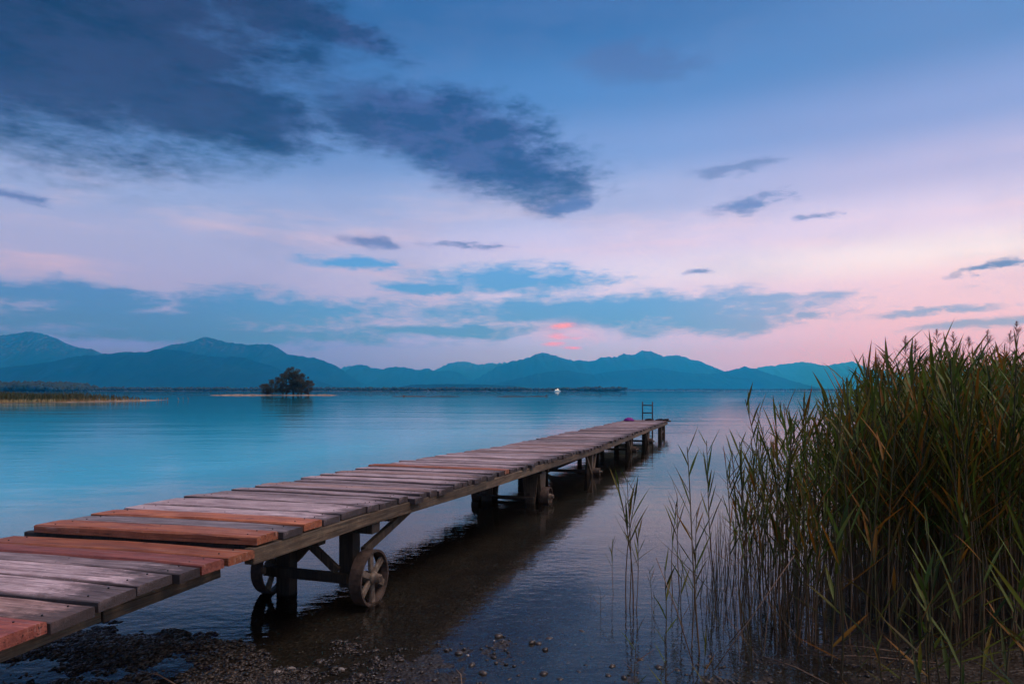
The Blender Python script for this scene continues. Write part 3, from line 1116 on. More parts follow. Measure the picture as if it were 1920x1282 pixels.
# ------------------------------------------------------------------ the white boat far out
bt = empty('passenger_boat', (at(1045, 1150), 1150, 0), R(6))
bt.scale = (.8, .8, .8)
tag(bt, 'small white passenger boat with lit cabin near the far shore', 'boat')
hb = MB()
L_, Wd = 6.6, 1.9
sec = []
for t_ in np.linspace(-1, 1, 9):
    wv = Wd * (1 - max(0, t_) ** 2.4) * (1 if t_ > -.9 else .9)
    top = 1.5 + .5 * max(0, t_) ** 2
    sec.append([(t_ * L_, -wv, top), (t_ * L_ * .96, -wv * .75, .1), (t_ * L_ * .94, 0, -.5), (t_ * L_ * .96, wv * .75, .1), (t_ * L_, wv, top)])
vv = [p for s_ in sec for p in s_]
ff = [(i * 5 + k, i * 5 + k + 1, i * 5 + 6 + k, i * 5 + 5 + k) for i in range(8) for k in range(4)] + [(i * 5, i * 5 + 5, i * 5 + 9, i * 5 + 4) for i in range(8)] + [(0, 4, 3, 2, 1)]
hb.add(vv, ff).build('hull', M['white_paint'], bt)
MB().box((-.6, 0, 2.75), (8.6, 3.2, 2.3)).build('cabin', M['white_paint'], bt, bevel=.12)
for k in range(6):
    for sd in (-1, 1):
        MB().box((-4.0 + k * 1.35, sd * 1.62, 3.0), (.95, .05, .9)).build('window', M['lit'], bt)
MB().box((-.4, 0, 4.05), (9.4, 3.6, .18)).build('roof', M['white_paint'], bt, bevel=.05)
MB().box((.8, 0, 5.0), (2.8, 2.4, 1.7)).build('wheelhouse', M['white_paint'], bt, bevel=.15)
MB().box((.8, -1.23, 5.2), (2.2, .05, .8)).build('window', M['lit'], bt)
MB().box((-1.6, 0, 4.9), (1.0, .9, 1.4)).build('funnel', M['boat_dark'], bt, bevel=.1)
MB().tube([(.2, 0, 5.8), (.2, 0, 7.6)], [.08, .04], 6).build('mast', M['white_paint'], bt)

# ------------------------------------------------------------------ the jetty
E0 = Vector((-.988, 4.755, 0))
JD = math.atan2(.950, .312)
jet = empty('jetty', E0, JD)
tag(jet, 'long weathered plank jetty on iron wheels running out into the lake', 'jetty')
ZT = ([-.953, 0, 1.2, 2.94, 4.88, 7.68, 11.69, 15.4, 20.85], [.722, .712, .670, .627, .590, .520, .488, .480, .442])


def deck_z(t):
    if t < -1.155:
        return float(np.interp(t, [-4.6, -2.325, -1.904, -1.55, -1.15], [.58, .655, .675, .682, .676]))
    return float(np.interp(t, *ZT))


def deck_slope(t):
    return math.atan((deck_z(t + .08) - deck_z(t - .08)) / .16)


def plank_mesh(wd, ln, th, rng, chip=.004):
    """a worn board lying across the jetty: long axis y, slightly wavy edges"""
    nseg = 6
    vs, fs = [], []
    ys = np.linspace(-ln / 2, ln / 2, nseg + 1)
    b_ = .010
    for k, y in enumerate(ys):
        a0, a1 = rng.normal(0, chip, 2)
        zt = rng.normal(0, .0018)
        e = .006 if k in (0, nseg) else 0
        hw = wd / 2 - e * .5
        vs += [(-hw + a0, y, -th), (-hw + a0, y, -b_), (-hw + b_ * 1.2 + a0, y, zt - e), (hw - b_ * 1.2 + a1, y, zt - e), (hw + a1, y, -b_), (hw + a1, y, -th)]
    for k in range(nseg):
        for j in range(6):
            a, c = k * 6 + j, k * 6 + (j + 1) % 6
            fs.append((a, c, c + 6, a + 6))
    fs += [tuple(range(6))[::-1], tuple(nseg * 6 + j for j in range(6))]
    me_ = bpy.data.meshes.new('plank')
    me_.from_pydata(vs, [], fs)
    me_.update()
    a = me_.attributes.new('tint', 'FLOAT', 'POINT')          # gap shade painted on sides and underside, none on the walked top
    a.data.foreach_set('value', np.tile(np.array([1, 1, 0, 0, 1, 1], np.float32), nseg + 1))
    return me_


NAIL = MB().tube([(0, 0, -.004), (0, 0, .0015)], [.004, .0035], 6).mesh('nail')
NAIL.materials.append(M['black_metal'])


def plank(t0, t1, mat, c_left, z=None, th=.050, c_right=0.0, nails=False, yaw=0.0, roll=0.0, drop=0.0):
    tm = (t0 + t1) / 2
    wd = t1 - t0
    ln = c_left - c_right
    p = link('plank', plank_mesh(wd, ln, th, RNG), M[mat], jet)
    zz = deck_z(tm) if z is None else z
    p.location = (tm, (c_left + c_right) / 2, zz - math.sin(roll) * ln / 2)
    p.rotation_euler = (-roll, -deck_slope(tm), yaw)
    if nails:
        for c in (.10, .13 + .66, ln - .14):
            for dx in (-.25, .25):
                q = link('nail', NAIL, None, p)
                q.location = (dx * wd + random.uniform(-.008, .008), -ln / 2 + c + random.uniform(-.01, .01), 0)
    return p


# shore section: boards from the photograph, nearest first
bounds = [-2.52, -2.313, -2.115, -1.906, -1.698, -1.543, -1.378, -1.166]
cols = ['plank_red', 'plank_brown', 'plank', 'plank', 'plank', 'plank_red', 'plank_orange']
for i, cmat in enumerate(cols):
    plank(bounds[i], bounds[i + 1] - .014, cmat, (1.70 if i == 6 else 1.80) + random.uniform(-.02, .02), z=deck_z((bounds[i] + bounds[i + 1]) / 2) + random.uniform(-.005, .005), nails=True, roll=.022, yaw=random.uniform(-.006, .006), c_right=random.uniform(-.012, .012))
tt = -2.52
while tt > -4.6:
    wd = random.uniform(.17, .22)
    plank(tt - wd, tt - .010, random.choice(['plank', 'plank', 'plank_dark']), 1.8 + random.uniform(-.03, .03), roll=.022, yaw=random.uniform(-.006, .006))
    tt -= wd
# lake sections
first = [(-1.146, -.955, 'plank_orange', 1.62, .020, .006), (-.940, -.750, 'plank_dark', 1.63, .016, -.004), (-.735, -.540, 'plank_orange', 1.64, .016, .004), (-.525, -.340, 'plank', 1.59, .010, -.003),
         (-.325, -.01, 'plank', 1.62, .010, 0)]
for (a, b_, cmat, cl, rl, up) in first:
    plank(a, b_, cmat, cl, z=deck_z((a + b_) / 2) + up, roll=rl, nails=True, th=.048, yaw=random.uniform(-.006, .006), c_right=random.uniform(-.012, .012))
tt = 0.0
orange_done = False
while tt < 20.8:
    wd = random.choice([.13, .15, .17, .19, .21]) + random.uniform(-.01, .01)
    if tt + wd > 20.8:
        wd = 20.85 - tt
    cmat = random.choice(['plank'] * 5 + ['plank_brown'] * 2 + ['plank_dark'])
    if tt > 2.86 and not orange_done:
        cmat, orange_done = 'plank_orange', True
        wd = .17
    wl = float(np.interp(tt, [0, 3, 8, 15, 20.8], [1.56, 1.66, 1.62, 1.50, 1.48]))
    plank(tt, tt + wd - random.uniform(.010, .024), cmat, wl + random.gauss(0, .03), z=deck_z(tt + wd / 2) + (.010 if cmat == 'plank_orange' else random.gauss(0, .0055)), roll=random.gauss(.002, .003), yaw=random.gauss(0, .006),
          c_right=random.gauss(0, .014) - (.14 if tt > 20.5 else 0), nails=tt < 3.2)
    tt += wd

# stringers under the boards
NODES = [-1.14, 0, 2.3, 4.75, 7.95, 12.8, 15.8, 20.8]
for c in (.035, .72, 1.40):
    for a, b_ in zip(NODES[:-1], NODES[1:]):
        a = -.98 if a < -1 and c > .1 else a
        MB().beam((a - .03, c, deck_z(a + .01) - .052 - .045), (b_ + .04, c + random.uniform(-.004, .004), deck_z(b_) - .052 - .045), .062, .085).build('stringer', M['beam'], jet, bevel=.004)
    a, b_ = -4.5, -1.30
    MB().beam((a, c + .10, deck_z(a) - .055 - .05), (-2.0, c + .10, deck_z(-2.0) - .055 - .04), .066, .075).build('stringer', M['beam'], jet, bevel=.004)
    MB().beam((-1.99, c + .10, deck_z(-1.99) - .055 - .05), (b_, c + .10, deck_z(-1.17) - .055 - .04), .066, .075).build('stringer', M['beam'], jet, bevel=.004)


def wheel(t, c, z, r, wid, spokes=6, out=-1, phase=95, hubr=.045):
    """an old cast-iron wheel on a cross axle"""
    w_ = empty('wheel', (t, c, z))
    w_.parent = jet
    th = .016
    MB().revolve((0, 0, 0), (0, 1, 0), [(r, -wid / 2), (r, wid / 2), (r - th, wid / 2), (r - th * 1.6, 0), (r - th, -wid / 2)], 36).build('rim', M['iron'], w_, smooth=False)
    for k in range(spokes):
        a = R(phase) + k * 2 * math.pi / spokes
        dv = Vector((math.cos(a), 0, math.sin(a)))
        p0, p1 = dv * hubr * .8, dv * (r - th)
        side = Vector((-math.sin(a), 0, math.cos(a)))
        sp_ = MB()
        vs = []
        for p_, hw in ((p0, .019), (p1, .026)):
            for (x_, y_) in ((-1, -1), (1, -1), (1, 1), (-1, 1)):
                vs.append(p_ + side * (x_ * hw) + Vector((0, y_ * .012 + out * wid * .18, 0)))
        sp_.add(vs, [(3, 2, 1, 0), (4, 5, 6, 7), (0, 1, 5, 4), (1, 2, 6, 5), (2, 3, 7, 6), (3, 0, 4, 7)])
        sp_.build('spoke', M['iron_pale'], w_, bevel=.004)
    MB().revolve((0, 0, 0), (0, 1, 0), [(.001, -out * .05), (hubr, -out * .05), (hubr, out * wid * .45), (hubr * .8, out * (wid * .45 + .012)), (hubr * .62, out * (wid * .45 + .05)), (hubr * .40, out * (wid * .45 + .052)),
                                         (hubr * .38, out * (wid * .45 + .03)), (.001, out * (wid * .45 + .03))], 20, closed=False).build('hub', M['iron_pale'], w_)
    return w_


def part(name, mat, *beams, bevel=.004):
    b2 = MB()
    for (p0, p1, w_, h_) in beams:
        b2.beam(p0, p1, w_, h_)
    return b2.build(name, M[mat], jet, bevel=bevel)


# first trestle with the two spoked wheels
T = .15
dz = deck_z(T) - .15
wheel(T, .075, .175, .198, .092, 6, -1, 95)
wheel(T + .02, .90, .185, .198, .092, 6, -1, 60)
part('post', 'post', ((T, .235, .10), (T, .235, dz), .115, .10))
part('post', 'post', ((T, .765, -.08), (T, .765, dz), .115, .10))
part('axle', 'iron', ((T, -.02, .175), (T, 1.03, .17), .035, .035), bevel=0)
part('lower_beam', 'post', ((T - .075, .20, .175), (T - .075, .90, .178), .045, .07))
part('brace', 'board', ((T - .065, .29, .22), (T - .065, .66, .50), .035, .06))
part('brace', 'board', ((T + .062, .74, .24), (T + .062, .46, .52), .035, .06))
part('brace', 'board', ((T + .06, .16, .34), (T + .72, .13, deck_z(T + .7) - .15), .04, .06))
part('brace', 'board', ((T - .06, .80, .34), (T - .60, .78, deck_z(T - .6) - .17), .04, .06))
part('cross_beam', 'post', ((T, .02, dz - .02), (T, 1.5, dz - .02), .11, .085))
part('cross_beam', 'post', ((T + .20, .10, dz + .015), (T + .20, 1.45, dz + .015), .10, .075))
part('cross_beam', 'post', ((T - .55, .10, dz + .0), (T - .55, 1.5, dz + .0), .09, .075))
part('cross_beam', 'post', ((-1.10, .08, deck_z(-1.1) - .095), (-1.10, 1.72, deck_z(-1.1) - .125), .05, .09))  # beam added under the section joint so the gap stays dark
part('end_block', 'board', ((T + .30, .06, dz - .005), (T + .30, .20, dz - .005), .07, .055))


def board_leg(t, c, ztop, zbot, wt, wb_, th, label=None, lean=0.0):
    b2 = MB()
    vs = []
    for (z_, w_, o_) in ((zbot, wb_, lean), (ztop, wt, 0)):
        for (x_, y_) in ((-1, -1), (1, -1), (1, 1), (-1, 1)):
            vs.append((t + o_ + x_ * th / 2, c + y_ * w_ / 2, z_))
    b2.add(vs, [(3, 2, 1, 0), (4, 5, 6, 7), (0, 1, 5, 4), (1, 2, 6, 5), (2, 3, 7, 6), (3, 0, 4, 7)])
    return b2.build('leg_board', M['board'], jet, bevel=.004)


# second trestle: broad tapered boards, solid rollers
T = 4.75
dz = deck_z(T) - .15
for (c, s_) in ((.20, 1), (.88, -1)):
    board_leg(T - .10, c + .03 * s_, dz, -.12, .24, .10, .045)
    board_leg(T + .16, c + .03 * s_, dz, -.12, .20, .10, .045)
    b2 = MB()
    vs = []
    for (z_, w_) in ((-.12, .14), (dz, .30)):
        for (x_, y_) in ((-1, -1), (1, -1), (1, 1), (-1, 1)):
            vs.append((T + .03 + x_ * w_ / 2, c - .09 * s_ + y_ * .022, z_))
    b2.add(vs, [(3, 2, 1, 0), (4, 5, 6, 7), (0, 1, 5, 4), (1, 2, 6, 5), (2, 3, 7, 6), (3, 0, 4, 7)])
    b2.build('leg_board', M['board'], jet, bevel=.004)
wheel(T + .02, .04, .085, .125, .11, 4, -1, 90, .04)
wheel(T + .02, 1.02, .08, .125, .11, 4, 1, 90, .04)
part('axle', 'post', ((T - .15, .16, .075), (T - .15, 1.02, .085), .03, .03))
part('axle', 'post', ((T + .05, .05, .03), (T + .05, 1.02, .03), .035, .035))
part('cross_beam', 'post', ((T - .13, .05, dz), (T - .13, 1.45, dz), .08, .08))
part('cross_beam', 'post', ((T + .17, .05, dz), (T + .17, 1.45, dz), .08, .08))

# third, fourth and fifth trestles: post, two slanting braces, small roller
for (T, rr, c0) in ((7.95, .07, .05), (12.8, .08, .08), (15.8, .085, .04)):
    dz = deck_z(T) - .15
    part('post', 'board', ((T, c0 + .06, -.9), (T, c0 + .06, dz), .10, .09))
    part('post', 'post', ((T, .96, -.9), (T, .96, dz), .13, .12))
    part('post', 'post', ((T + .45, .30, -.9), (T + .45, .22, dz), .09, .09))
    part('brace', 'board', ((T - .42, c0 + .04, dz), (T - .06, c0 + .02, .02), .035, .045))
    part('brace', 'board', ((T + .42, c0 + .04, dz), (T + .08, c0 + .02, .02), .035, .045))
    part('brace', 'post', ((T, .20, dz - .02), (T, .90, .04), .045, .07))
    wheel(T + .05, c0 - .06, .055, rr, .10, 4, -1, 90, .03)
    part('axle', 'post', ((T, c0, .06), (T, 1.0, .06), .05, .05))
    part('cross_beam', 'post', ((T, .05, dz + .03), (T, 1.45, dz + .03), .14, .09))
    part('post', 'post', ((T - .1, 1.36, -.9), (T - .1, 1.36, dz), .10, .10))
# posts at the lake end
for (t_, c_, w_) in ((19.2, .10, .11), (19.9, .16, .12), (20.45, .12, .13), (20.45, 1.25, .12), (19.3, 1.2, .11)):
    part('post', 'board' if c_ < .13 else 'post', ((t_, c_, -1.2), (t_, c_, deck_z(t_) - .14), w_, w_))
part('brace', 'post', ((19.3, .12, .02), (20.5, .12, .10), .05, .06))
# foot of the shore end
part('post', 'post', ((-4.2, .15, -.1), (-4.2, .15, deck_z(-4.2) - .15), .12, .12))
part('post', 'post', ((-4.2, 1.6, -.1), (-4.2, 1.6, deck_z(-4.2) - .15), .12, .12))


def jw(t, c, z):
    p = E0 + Vector((math.cos(JD), math.sin(JD), 0)) * t + Vector((-math.sin(JD), math.cos(JD), 0)) * c
    return Vector((p.x, p.y, z))


# swimming ladder at the end
zE = deck_z(20.8)
ld = empty('swim_ladder', jw(20.93, .72, 0), JD)
tag(ld, 'dark metal swimming ladder standing up from the end of the jetty', 'ladder')
for c in (-.175, .175):
    MB().tube([(0, c, -1.0), (.01, c, zE), (.0, c, zE + .66)], [.024, .024, .022], 10).build('rail', M['black_metal'], ld, smooth=True)
for z_ in (zE + .53, zE + .255, zE - .02, zE - .29, zE - .56):
    MB().tube([(.003, -.175, z_), (.003, .175, z_)], .019, 8).build('rung', M['black_metal'], ld, smooth=True)


def heap(name, t, c, size, mat, label, cat, seed, z=None):
    rng = np.random.default_rng(seed)
    bm = bmesh.new()
    bmesh.ops.create_icosphere(bm, subdivisions=3, radius=1.0)
    for v in bm.verts:
        n_ = float(fbm(np.array(v.co.x * 2.3 + seed), np.array(v.co.y * 2.3 + v.co.z * 1.7), 3))
        v.co *= 1 + .35 * n_
        v.co.z = max(v.co.z, -.35)
        v.co = Vector((v.co.x * size[0], v.co.y * size[1], (v.co.z + .35) * size[2] / 1.35))
    me_ = bpy.data.meshes.new(name)
    bm.to_mesh(me_)
    bm.free()
    o = link(name, me_, M[mat], None, jw(t, c, (deck_z(t) + .004) if z is None else z), smooth=True)
    o.rotation_euler = (0, 0, JD)
    return tag(o, label, cat)


heap('towel', 19.7, 1.20, (.16, .17, .12), 'purple', 'crumpled bright purple towel lying on the jetty end', 'towel', 3)
heap('clothes_pile', 20.5, .60, (.10, .15, .07), 'black_cloth', 'small heap of black clothes at the foot of the ladder', 'clothes', 5)


def shoe(t, c, rz, label):
    s_ = empty('shoe', jw(t, c, deck_z(t) + .006), JD + rz)
    tag(s_, label, 'shoe', 'dark shoes on the jetty end')
    up, so = MB(), MB()
    out = [(-.13, .028), (-.10, .038), (-.03, .034), (.05, .046), (.10, .044), (.14, .022)]
    top = [.062, .07, .062, .05, .036, .02]
    vs, fs = [], []
    for (x_, w_), h_ in zip(out, top):
        vs += [(x_, -w_, .018), (x_, -w_ * .7, h_), (x_, w_ * .7, h_), (x_, w_, .018)]
    for i in range(5):
        for j in range(4):
            a, b3 = i * 4 + j, i * 4 + (j + 1) % 4
            fs.append((a, b3, b3 + 4, a + 4))
    fs += [(3, 2, 1, 0), (20, 21, 22, 23)]
    up.add(vs, fs).build('upper', M['black_cloth'], s_, smooth=True)
    vs, fs = [], []
    for (x_, w_) in out:
        vs += [(x_, -w_ - .004, 0), (x_, -w_ - .004, .02), (x_, w_ + .004, .02), (x_, w_ + .004, 0)]
    for i in range(5):
        for j in range(4):
            a, b3 = i * 4 + j, i * 4 + (j + 1) % 4
            fs.append((a, b3, b3 + 4, a + 4))
    fs += [(3, 2, 1, 0), (20, 21, 22, 23)]
    so.add(vs, fs).build('sole', M['black_metal'], s_)


shoe(20.55, .27, 1.2, 'dark shoe right of the ladder, the one nearer the ladder')
shoe(20.6, .07, 1.5, 'dark shoe at the far right corner of the jetty end')

# ------------------------------------------------------------------ reeds
def leaf_mesh(L, W, out_ang, droop, rng, tint, tint2):
    """one reed blade in a frame whose z runs up the stem and x points away from it"""
    seg = 6
    vs, ti, fs = [], [], []
    ang = out_ang
    p = np.array([0.0, 0.0, 0.0])
    for k in range(seg + 1):
        s = k / seg
        wd = W * (min(1, .5 + 1.6 * s) if s < .4 else max(.02, 1 - ((s - .4) / .6) ** 1.5))
        dirv = np.array([math.sin(ang), 0, math.cos(ang)])
        nrm_ = np.array([-math.cos(ang), 0, math.sin(ang)])
        vs += [p + np.array([0, -wd / 2, 0]) + nrm_ * wd * .14, p - nrm_ * wd * .05, p + np.array([0, wd / 2, 0]) + nrm_ * wd * .14]
        tv = min(1.0, max(0.0, tint * 1.5 * (s + .15) if tint < .75 else tint * (.75 + .4 * s)))
        ti += [tv] * 3
        p = p + dirv * L / seg
        ang += droop / seg * (.4 + 1.2 * s)
    for k in range(seg):
        a = k * 3
        fs += [(a, a + 1, a + 4, a + 3), (a + 1, a + 2, a + 5, a + 4)]
    return np_mesh('leaf', np.array(vs), np.array(fs), np.array(ti), np.full(len(vs), tint2))


def stem_mesh(h, r, lean, rng, tan=.4):
    n, seg = 5, 6
    vs, fs, ti = [], [], []
    pth = []
    for k in range(seg + 1):
        s = k / seg
        c = np.array([lean * h * s * s, .02 * h * math.sin(s * 4), h * s])
        pth.append(c)
        rr = r * (1 - .5 * s)
        for j in range(n):
            a = 2 * math.pi * j / n
            vs.append(c + np.array([math.cos(a) * rr, math.sin(a) * rr, 0]))
            ti.append(max(0, tan * (1.6 - 1.9 * s)))
    for k in range(seg):
        for j in range(n):
            a, b3 = k * n + j, k * n + (j + 1) % n
            fs.append((a, b3, b3 + n, a + n))
    return np_mesh('stem', np.array(vs), np.array(fs), np.clip(ti, 0, 1), np.full(len(vs), rng.random())), pth


def reed_proto(h, seed, nleaf=9, start=.28, autumn=.3, wide=1.0, spread=1.0, lean=.06, tan=.5):
    """returns a list of (name, mesh, matrix) that makes up one reed of height h"""
    rng = np.random.default_rng(seed)
    sm, pth = stem_mesh(h, .0056 * (.7 + .3 * h), lean, rng, tan)
    sm.materials.append(M['stem'])
    out = [('stem', sm, Matrix.Identity(4))]
    az0 = rng.random() * 6.28
    for k in range(nleaf):
        s = start + (1.0 - start) * ((k + .6 * rng.random()) / nleaf)
        idx = min(s, .999) * 6
        i0 = int(idx)
        c = pth[i0] * (1 - (idx - i0)) + pth[min(i0 + 1, 6)] * (idx - i0)
        L = (.13 + .20 * math.sin(math.pi * min(1, .15 + .75 * s))) * rng.uniform(.75, 1.2) * (.65 + .30 * h) * (1.0 if wide < 1.4 else 1.7)
        W = rng.uniform(.011, .020) * wide
        oa = rng.uniform(.42, 1.0) * spread * (1.15 - .50 * s)
        dr = rng.uniform(-.15, .5) * (1.1 - .55 * s)
        tn = rng.uniform(.75, 1.0) if rng.random() < autumn * (.9 if s < .6 else .35) else max(0, rng.normal(.12, .14))
        lm = leaf_mesh(L, W, oa, dr, rng, tn, rng.random())
        lm.materials.append(M['reed'])
        az = az0 + k * math.pi + rng.normal(0, .7)
        out.append(('leaf', lm, Matrix.Translation(Vector(c)) @ Matrix.Rotation(az, 4, 'Z')))
    return out


def spawn(proto, name, loc, rz, scale, lean=(0, 0)):
    root = empty(name, loc, 0)
    root.rotation_euler = (lean[0], lean[1], rz)
    root.scale = (scale, scale, scale)
    for (nm, me_, mt) in proto:
        c = bpy.data.objects.new(nm, me_)
        COL.objects.link(c)
        c.parent = root
        c.matrix_local = mt
    return root


PROTO = [reed_proto(1.5, 100 + i, nleaf=random.choice([9, 10, 11, 12]), start=.33, autumn=.26, lean=random.uniform(.0, .12)) for i in range(14)]
SHORT = [reed_proto(.6, 200 + i, nleaf=5, start=.15, autumn=.35, wide=1.0, lean=random.uniform(0, .1), tan=.25) for i in range(5)]
WIDE = [reed_proto(.75, 300 + i, nleaf=6, start=.10, autumn=.20, wide=1.3, spread=1.15, lean=random.uniform(0, .1), tan=.2) for i in range(6)]
THIN = [reed_proto(1.0, 400 + i, nleaf=7, start=.55, autumn=.15, wide=.85, spread=.9, lean=random.uniform(.02, .14), tan=.8) for i in range(6)]


def gzat(x, y):
    return float(ground_z(np.array([x]), np.array([y]))[0])


def reed_at(proto, ph, xp, yp, top, name, label, cat, group, lean=(0, 0), rz=None):
    p = px(xp, yp)
    hm = (yp - top) / F * p.y
    z = min(gzat(p.x, p.y), 0.05)
    r = spawn(proto, name, (p.x, p.y, z - .02), random.random() * 6.28 if rz is None else rz, hm / ph, lean)
    return tag(r, label, cat, group)


SP = 'lone reeds standing in the open shallow water'
LONE = [(THIN[0], 1.0, 1174, 1140, 905, 'leftmost tall stalk of the small reed clump nearest the jetty shadow'),
        (PROTO[1], 1.5, 1180, 1139, 880, 'tallest leafy reed of the small clump nearest the jetty shadow'),
        (THIN[1], 1.0, 1187, 1141, 890, 'thin upright reed at the right of the small clump'),
        (THIN[2], 1.0, 1192, 1143, 968, 'short reed leaning right in the small clump'),
        (THIN[3], 1.0, 1151, 1112, 1005, 'single thin reed left of the small clump'),
        (SHORT[0], .6, 1124, 1150, 1088, 'tiny leftmost reed shoot in open water'),
        (SHORT[1], .6, 1107, 1128, 1090, 'very small bent shoot at the far left of the reeds'),
        (THIN[4], 1.0, 1222, 1152, 1050, 'thin curved reed with a dark foot between the clumps'),
        (SHORT[2], .6, 1226, 1150, 1098, 'short upright shoot beside the curved reed'),
        (SHORT[3], .6, 1248, 1200, 1050, 'slim green reed with upright leaves, left of the broad leaf'),
        (SHORT[4], .6, 1280, 1180, 1040, 'small leafy reed at the left fringe of the bed'),
        (PROTO[11], 1.5, 1296, 1215, 945, 'reed with one broad upright dark leaf at the left fringe'),
        (PROTO[3], 1.5, 1312, 1225, 826, 'tall straight pale stalked reed at the left fringe'),
        (SHORT[0], .6, 1192, 1300, 1175, 'small green shoot standing on the gravel at the bottom edge'),
        (SHORT[1], .6, 1248, 1310, 1180, 'leafy green shoot on the mud at the bottom edge'),
        (SHORT[2], .6, 1322, 1300, 1190, 'short green shoot beside the leaning stalks at the bottom edge'),
        (THIN[5], 1.0, 1275, 1105, 910, 'thin pale reed standing behind the left fringe'),
        (THIN[0], 1.0, 1262, 1110, 935, 'faint small reed behind the left fringe'),
        (PROTO[8], 1.5, 1440, 1075, 735, 'tall stray reed rising above the horizon left of the dense bed'),
        (PROTO[7], 1.5, 1345, 1120, 815, 'leafy reed just inside the left fringe'),
        (PROTO[9], 1.5, 1372, 1110, 830, 'reed with spread tips second in from the left fringe')]
for k, (pr, ph, xp, yp, top, lb) in enumerate(LONE):
    reed_at(pr, ph, xp, yp, top, 'reed', lb, 'reed', SP, lean=(random.uniform(-.05, .05), random.uniform(-.07, .07)))


def bed_edge(Y):
    return np.interp(Y, [2.0, 2.8, 3.6, 4.2, 4.8, 6, 9, 14, 22, 40], [2.2, 1.75, 1.60, 1.36, 1.42, 2.10, 3.9, 6.7, 11.2, 21])


def reed_spots(n, rng):
    Y = 2.6 + 24 * rng.random(n * 6) ** 2.0
    e = rng.random(n * 6) ** 1.35 * (.55 * Y + 2.2)
    X = bed_edge(Y) + e
    ok = X < .86 * Y + 1.6
    # thin out the muddy foreground and the water's edge
    ok &= ~((Y < 4.0) & (X > .80 * Y))
    ok &= ~((Y < 4.0) & (rng.random(n * 6) < .95))
    ok &= rng.random(n * 6) < np.clip(.10 + .95 * (e / (.60 + .16 * Y)) ** 1.4, 0, 1)
    X, Y, e = X[ok][:n], Y[ok][:n], e[ok][:n]
    sl = np.clip(.45 + .10 * (Y - 5), .30, .85)
    h = np.minimum(1.16 + sl * e, 2.32)
    h = np.minimum(h, 1.30 + .074 * Y)
    h = h * rng.uniform(.74, 1.04, len(X)) + .06 * rng.normal(size=len(X))
    h = np.where(Y < 3.6, h * .62, h)
    return X, Y, e, h


rng = np.random.default_rng(77)
X, Y, E_, Hh = reed_spots(3900, rng)
order = np.argsort(np.where(Y < 4.0, 0, Y + 1.1 * E_))
X, Y, E_, Hh = X[order], Y[order], E_[order], Hh[order]
NIND = 235
for i in range(NIND):
    pr, ph = (PROTO[i % 14], 1.5)
    if Y[i] < 4.0:
        Hh[i] = min(Hh[i], .85)
        pr, ph = (WIDE[i % 6], .75)
    z = min(gzat(X[i], Y[i]), .12) - .02
    r = spawn(pr, 'reed', (X[i], Y[i], z), rng.random() * 6.28, Hh[i] / ph, (rng.normal(0, .05), rng.normal(0, .05)))
    if ph < 1:
        tag(r, 'low broad-leaved green and orange reed at the muddy right foreground', 'reed', 'low reeds on the muddy foreground')
    else:
        a_ = X[i] / Y[i]
        zone = ('at the thin left fringe of the reed bed, standing in water' if a_ < .36 else 'in the bed front, just right of the thin left fringe' if a_ < .44 else
                'in the middle of the bed front, below its left shoulder' if a_ < .54 else 'at the right of the bed front, behind the low foreground reeds')
        size = 'short' if Hh[i] < 1.1 else 'medium' if Hh[i] < 1.4 else 'tall'
        tag(r, size + ' green reed ' + zone, 'reed', size + ' reeds ' + zone.split(',')[0])

# the separate low reeds of the muddy right foreground
FORE = [(1690, 1300, 1065, 'low reed with two bright green blades in a V, nearest the open mud'), (1770, 1330, 1050, 'low green and orange reed in the middle of the right foreground'),
        (1838, 1310, 1005, 'tall leafy low reed with orange blade tips near the right edge'), (1800, 1350, 1095, 'broad green blade rising from the bottom edge at the right'),
        (1655, 1325, 1175, 'small orange tipped reed at the bottom left of the right foreground'), (1885, 1360, 1010, 'arching green reed close to the lower right corner'),
        (1735, 1365, 1120, 'short green reed between the two foreground tufts at the bottom edge'), (1608, 1315, 1190, 'leftmost small reed tuft on the open mud'),
        (1862, 1290, 1120, 'low brownish reed behind the lower right tufts'), (1715, 1240, 1085, 'slim green reed just behind the V shaped blades'), (1790, 1235, 1050, 'upright reed behind the middle foreground tuft')]
for k, (xp, yp, top, lb) in enumerate(FORE):
    reed_at(WIDE[k % 6], .75, xp, yp, top + 20, 'reed', lb, 'reed', 'low reeds on the muddy foreground', lean=(random.uniform(-.08, .08), random.uniform(-.1, .1)))

# two long blades that bend into the picture from the right edge
for k, (x_, y_, h_, lb) in enumerate([(1.93, 2.35, 1.05, 'reed with long arching green blades at the right edge, nearest the camera'),
                                      (2.02, 2.75, .95, 'reed with wide orange and green blades at the lower right edge')]):
    r = spawn(WIDE[k + 2], 'reed', (x_, y_, gzat(x_, y_) - .02), 2.6 + k, h_ / .75, (0, -.12))
    tag(r, lb, 'reed', 'low reeds on the muddy foreground')


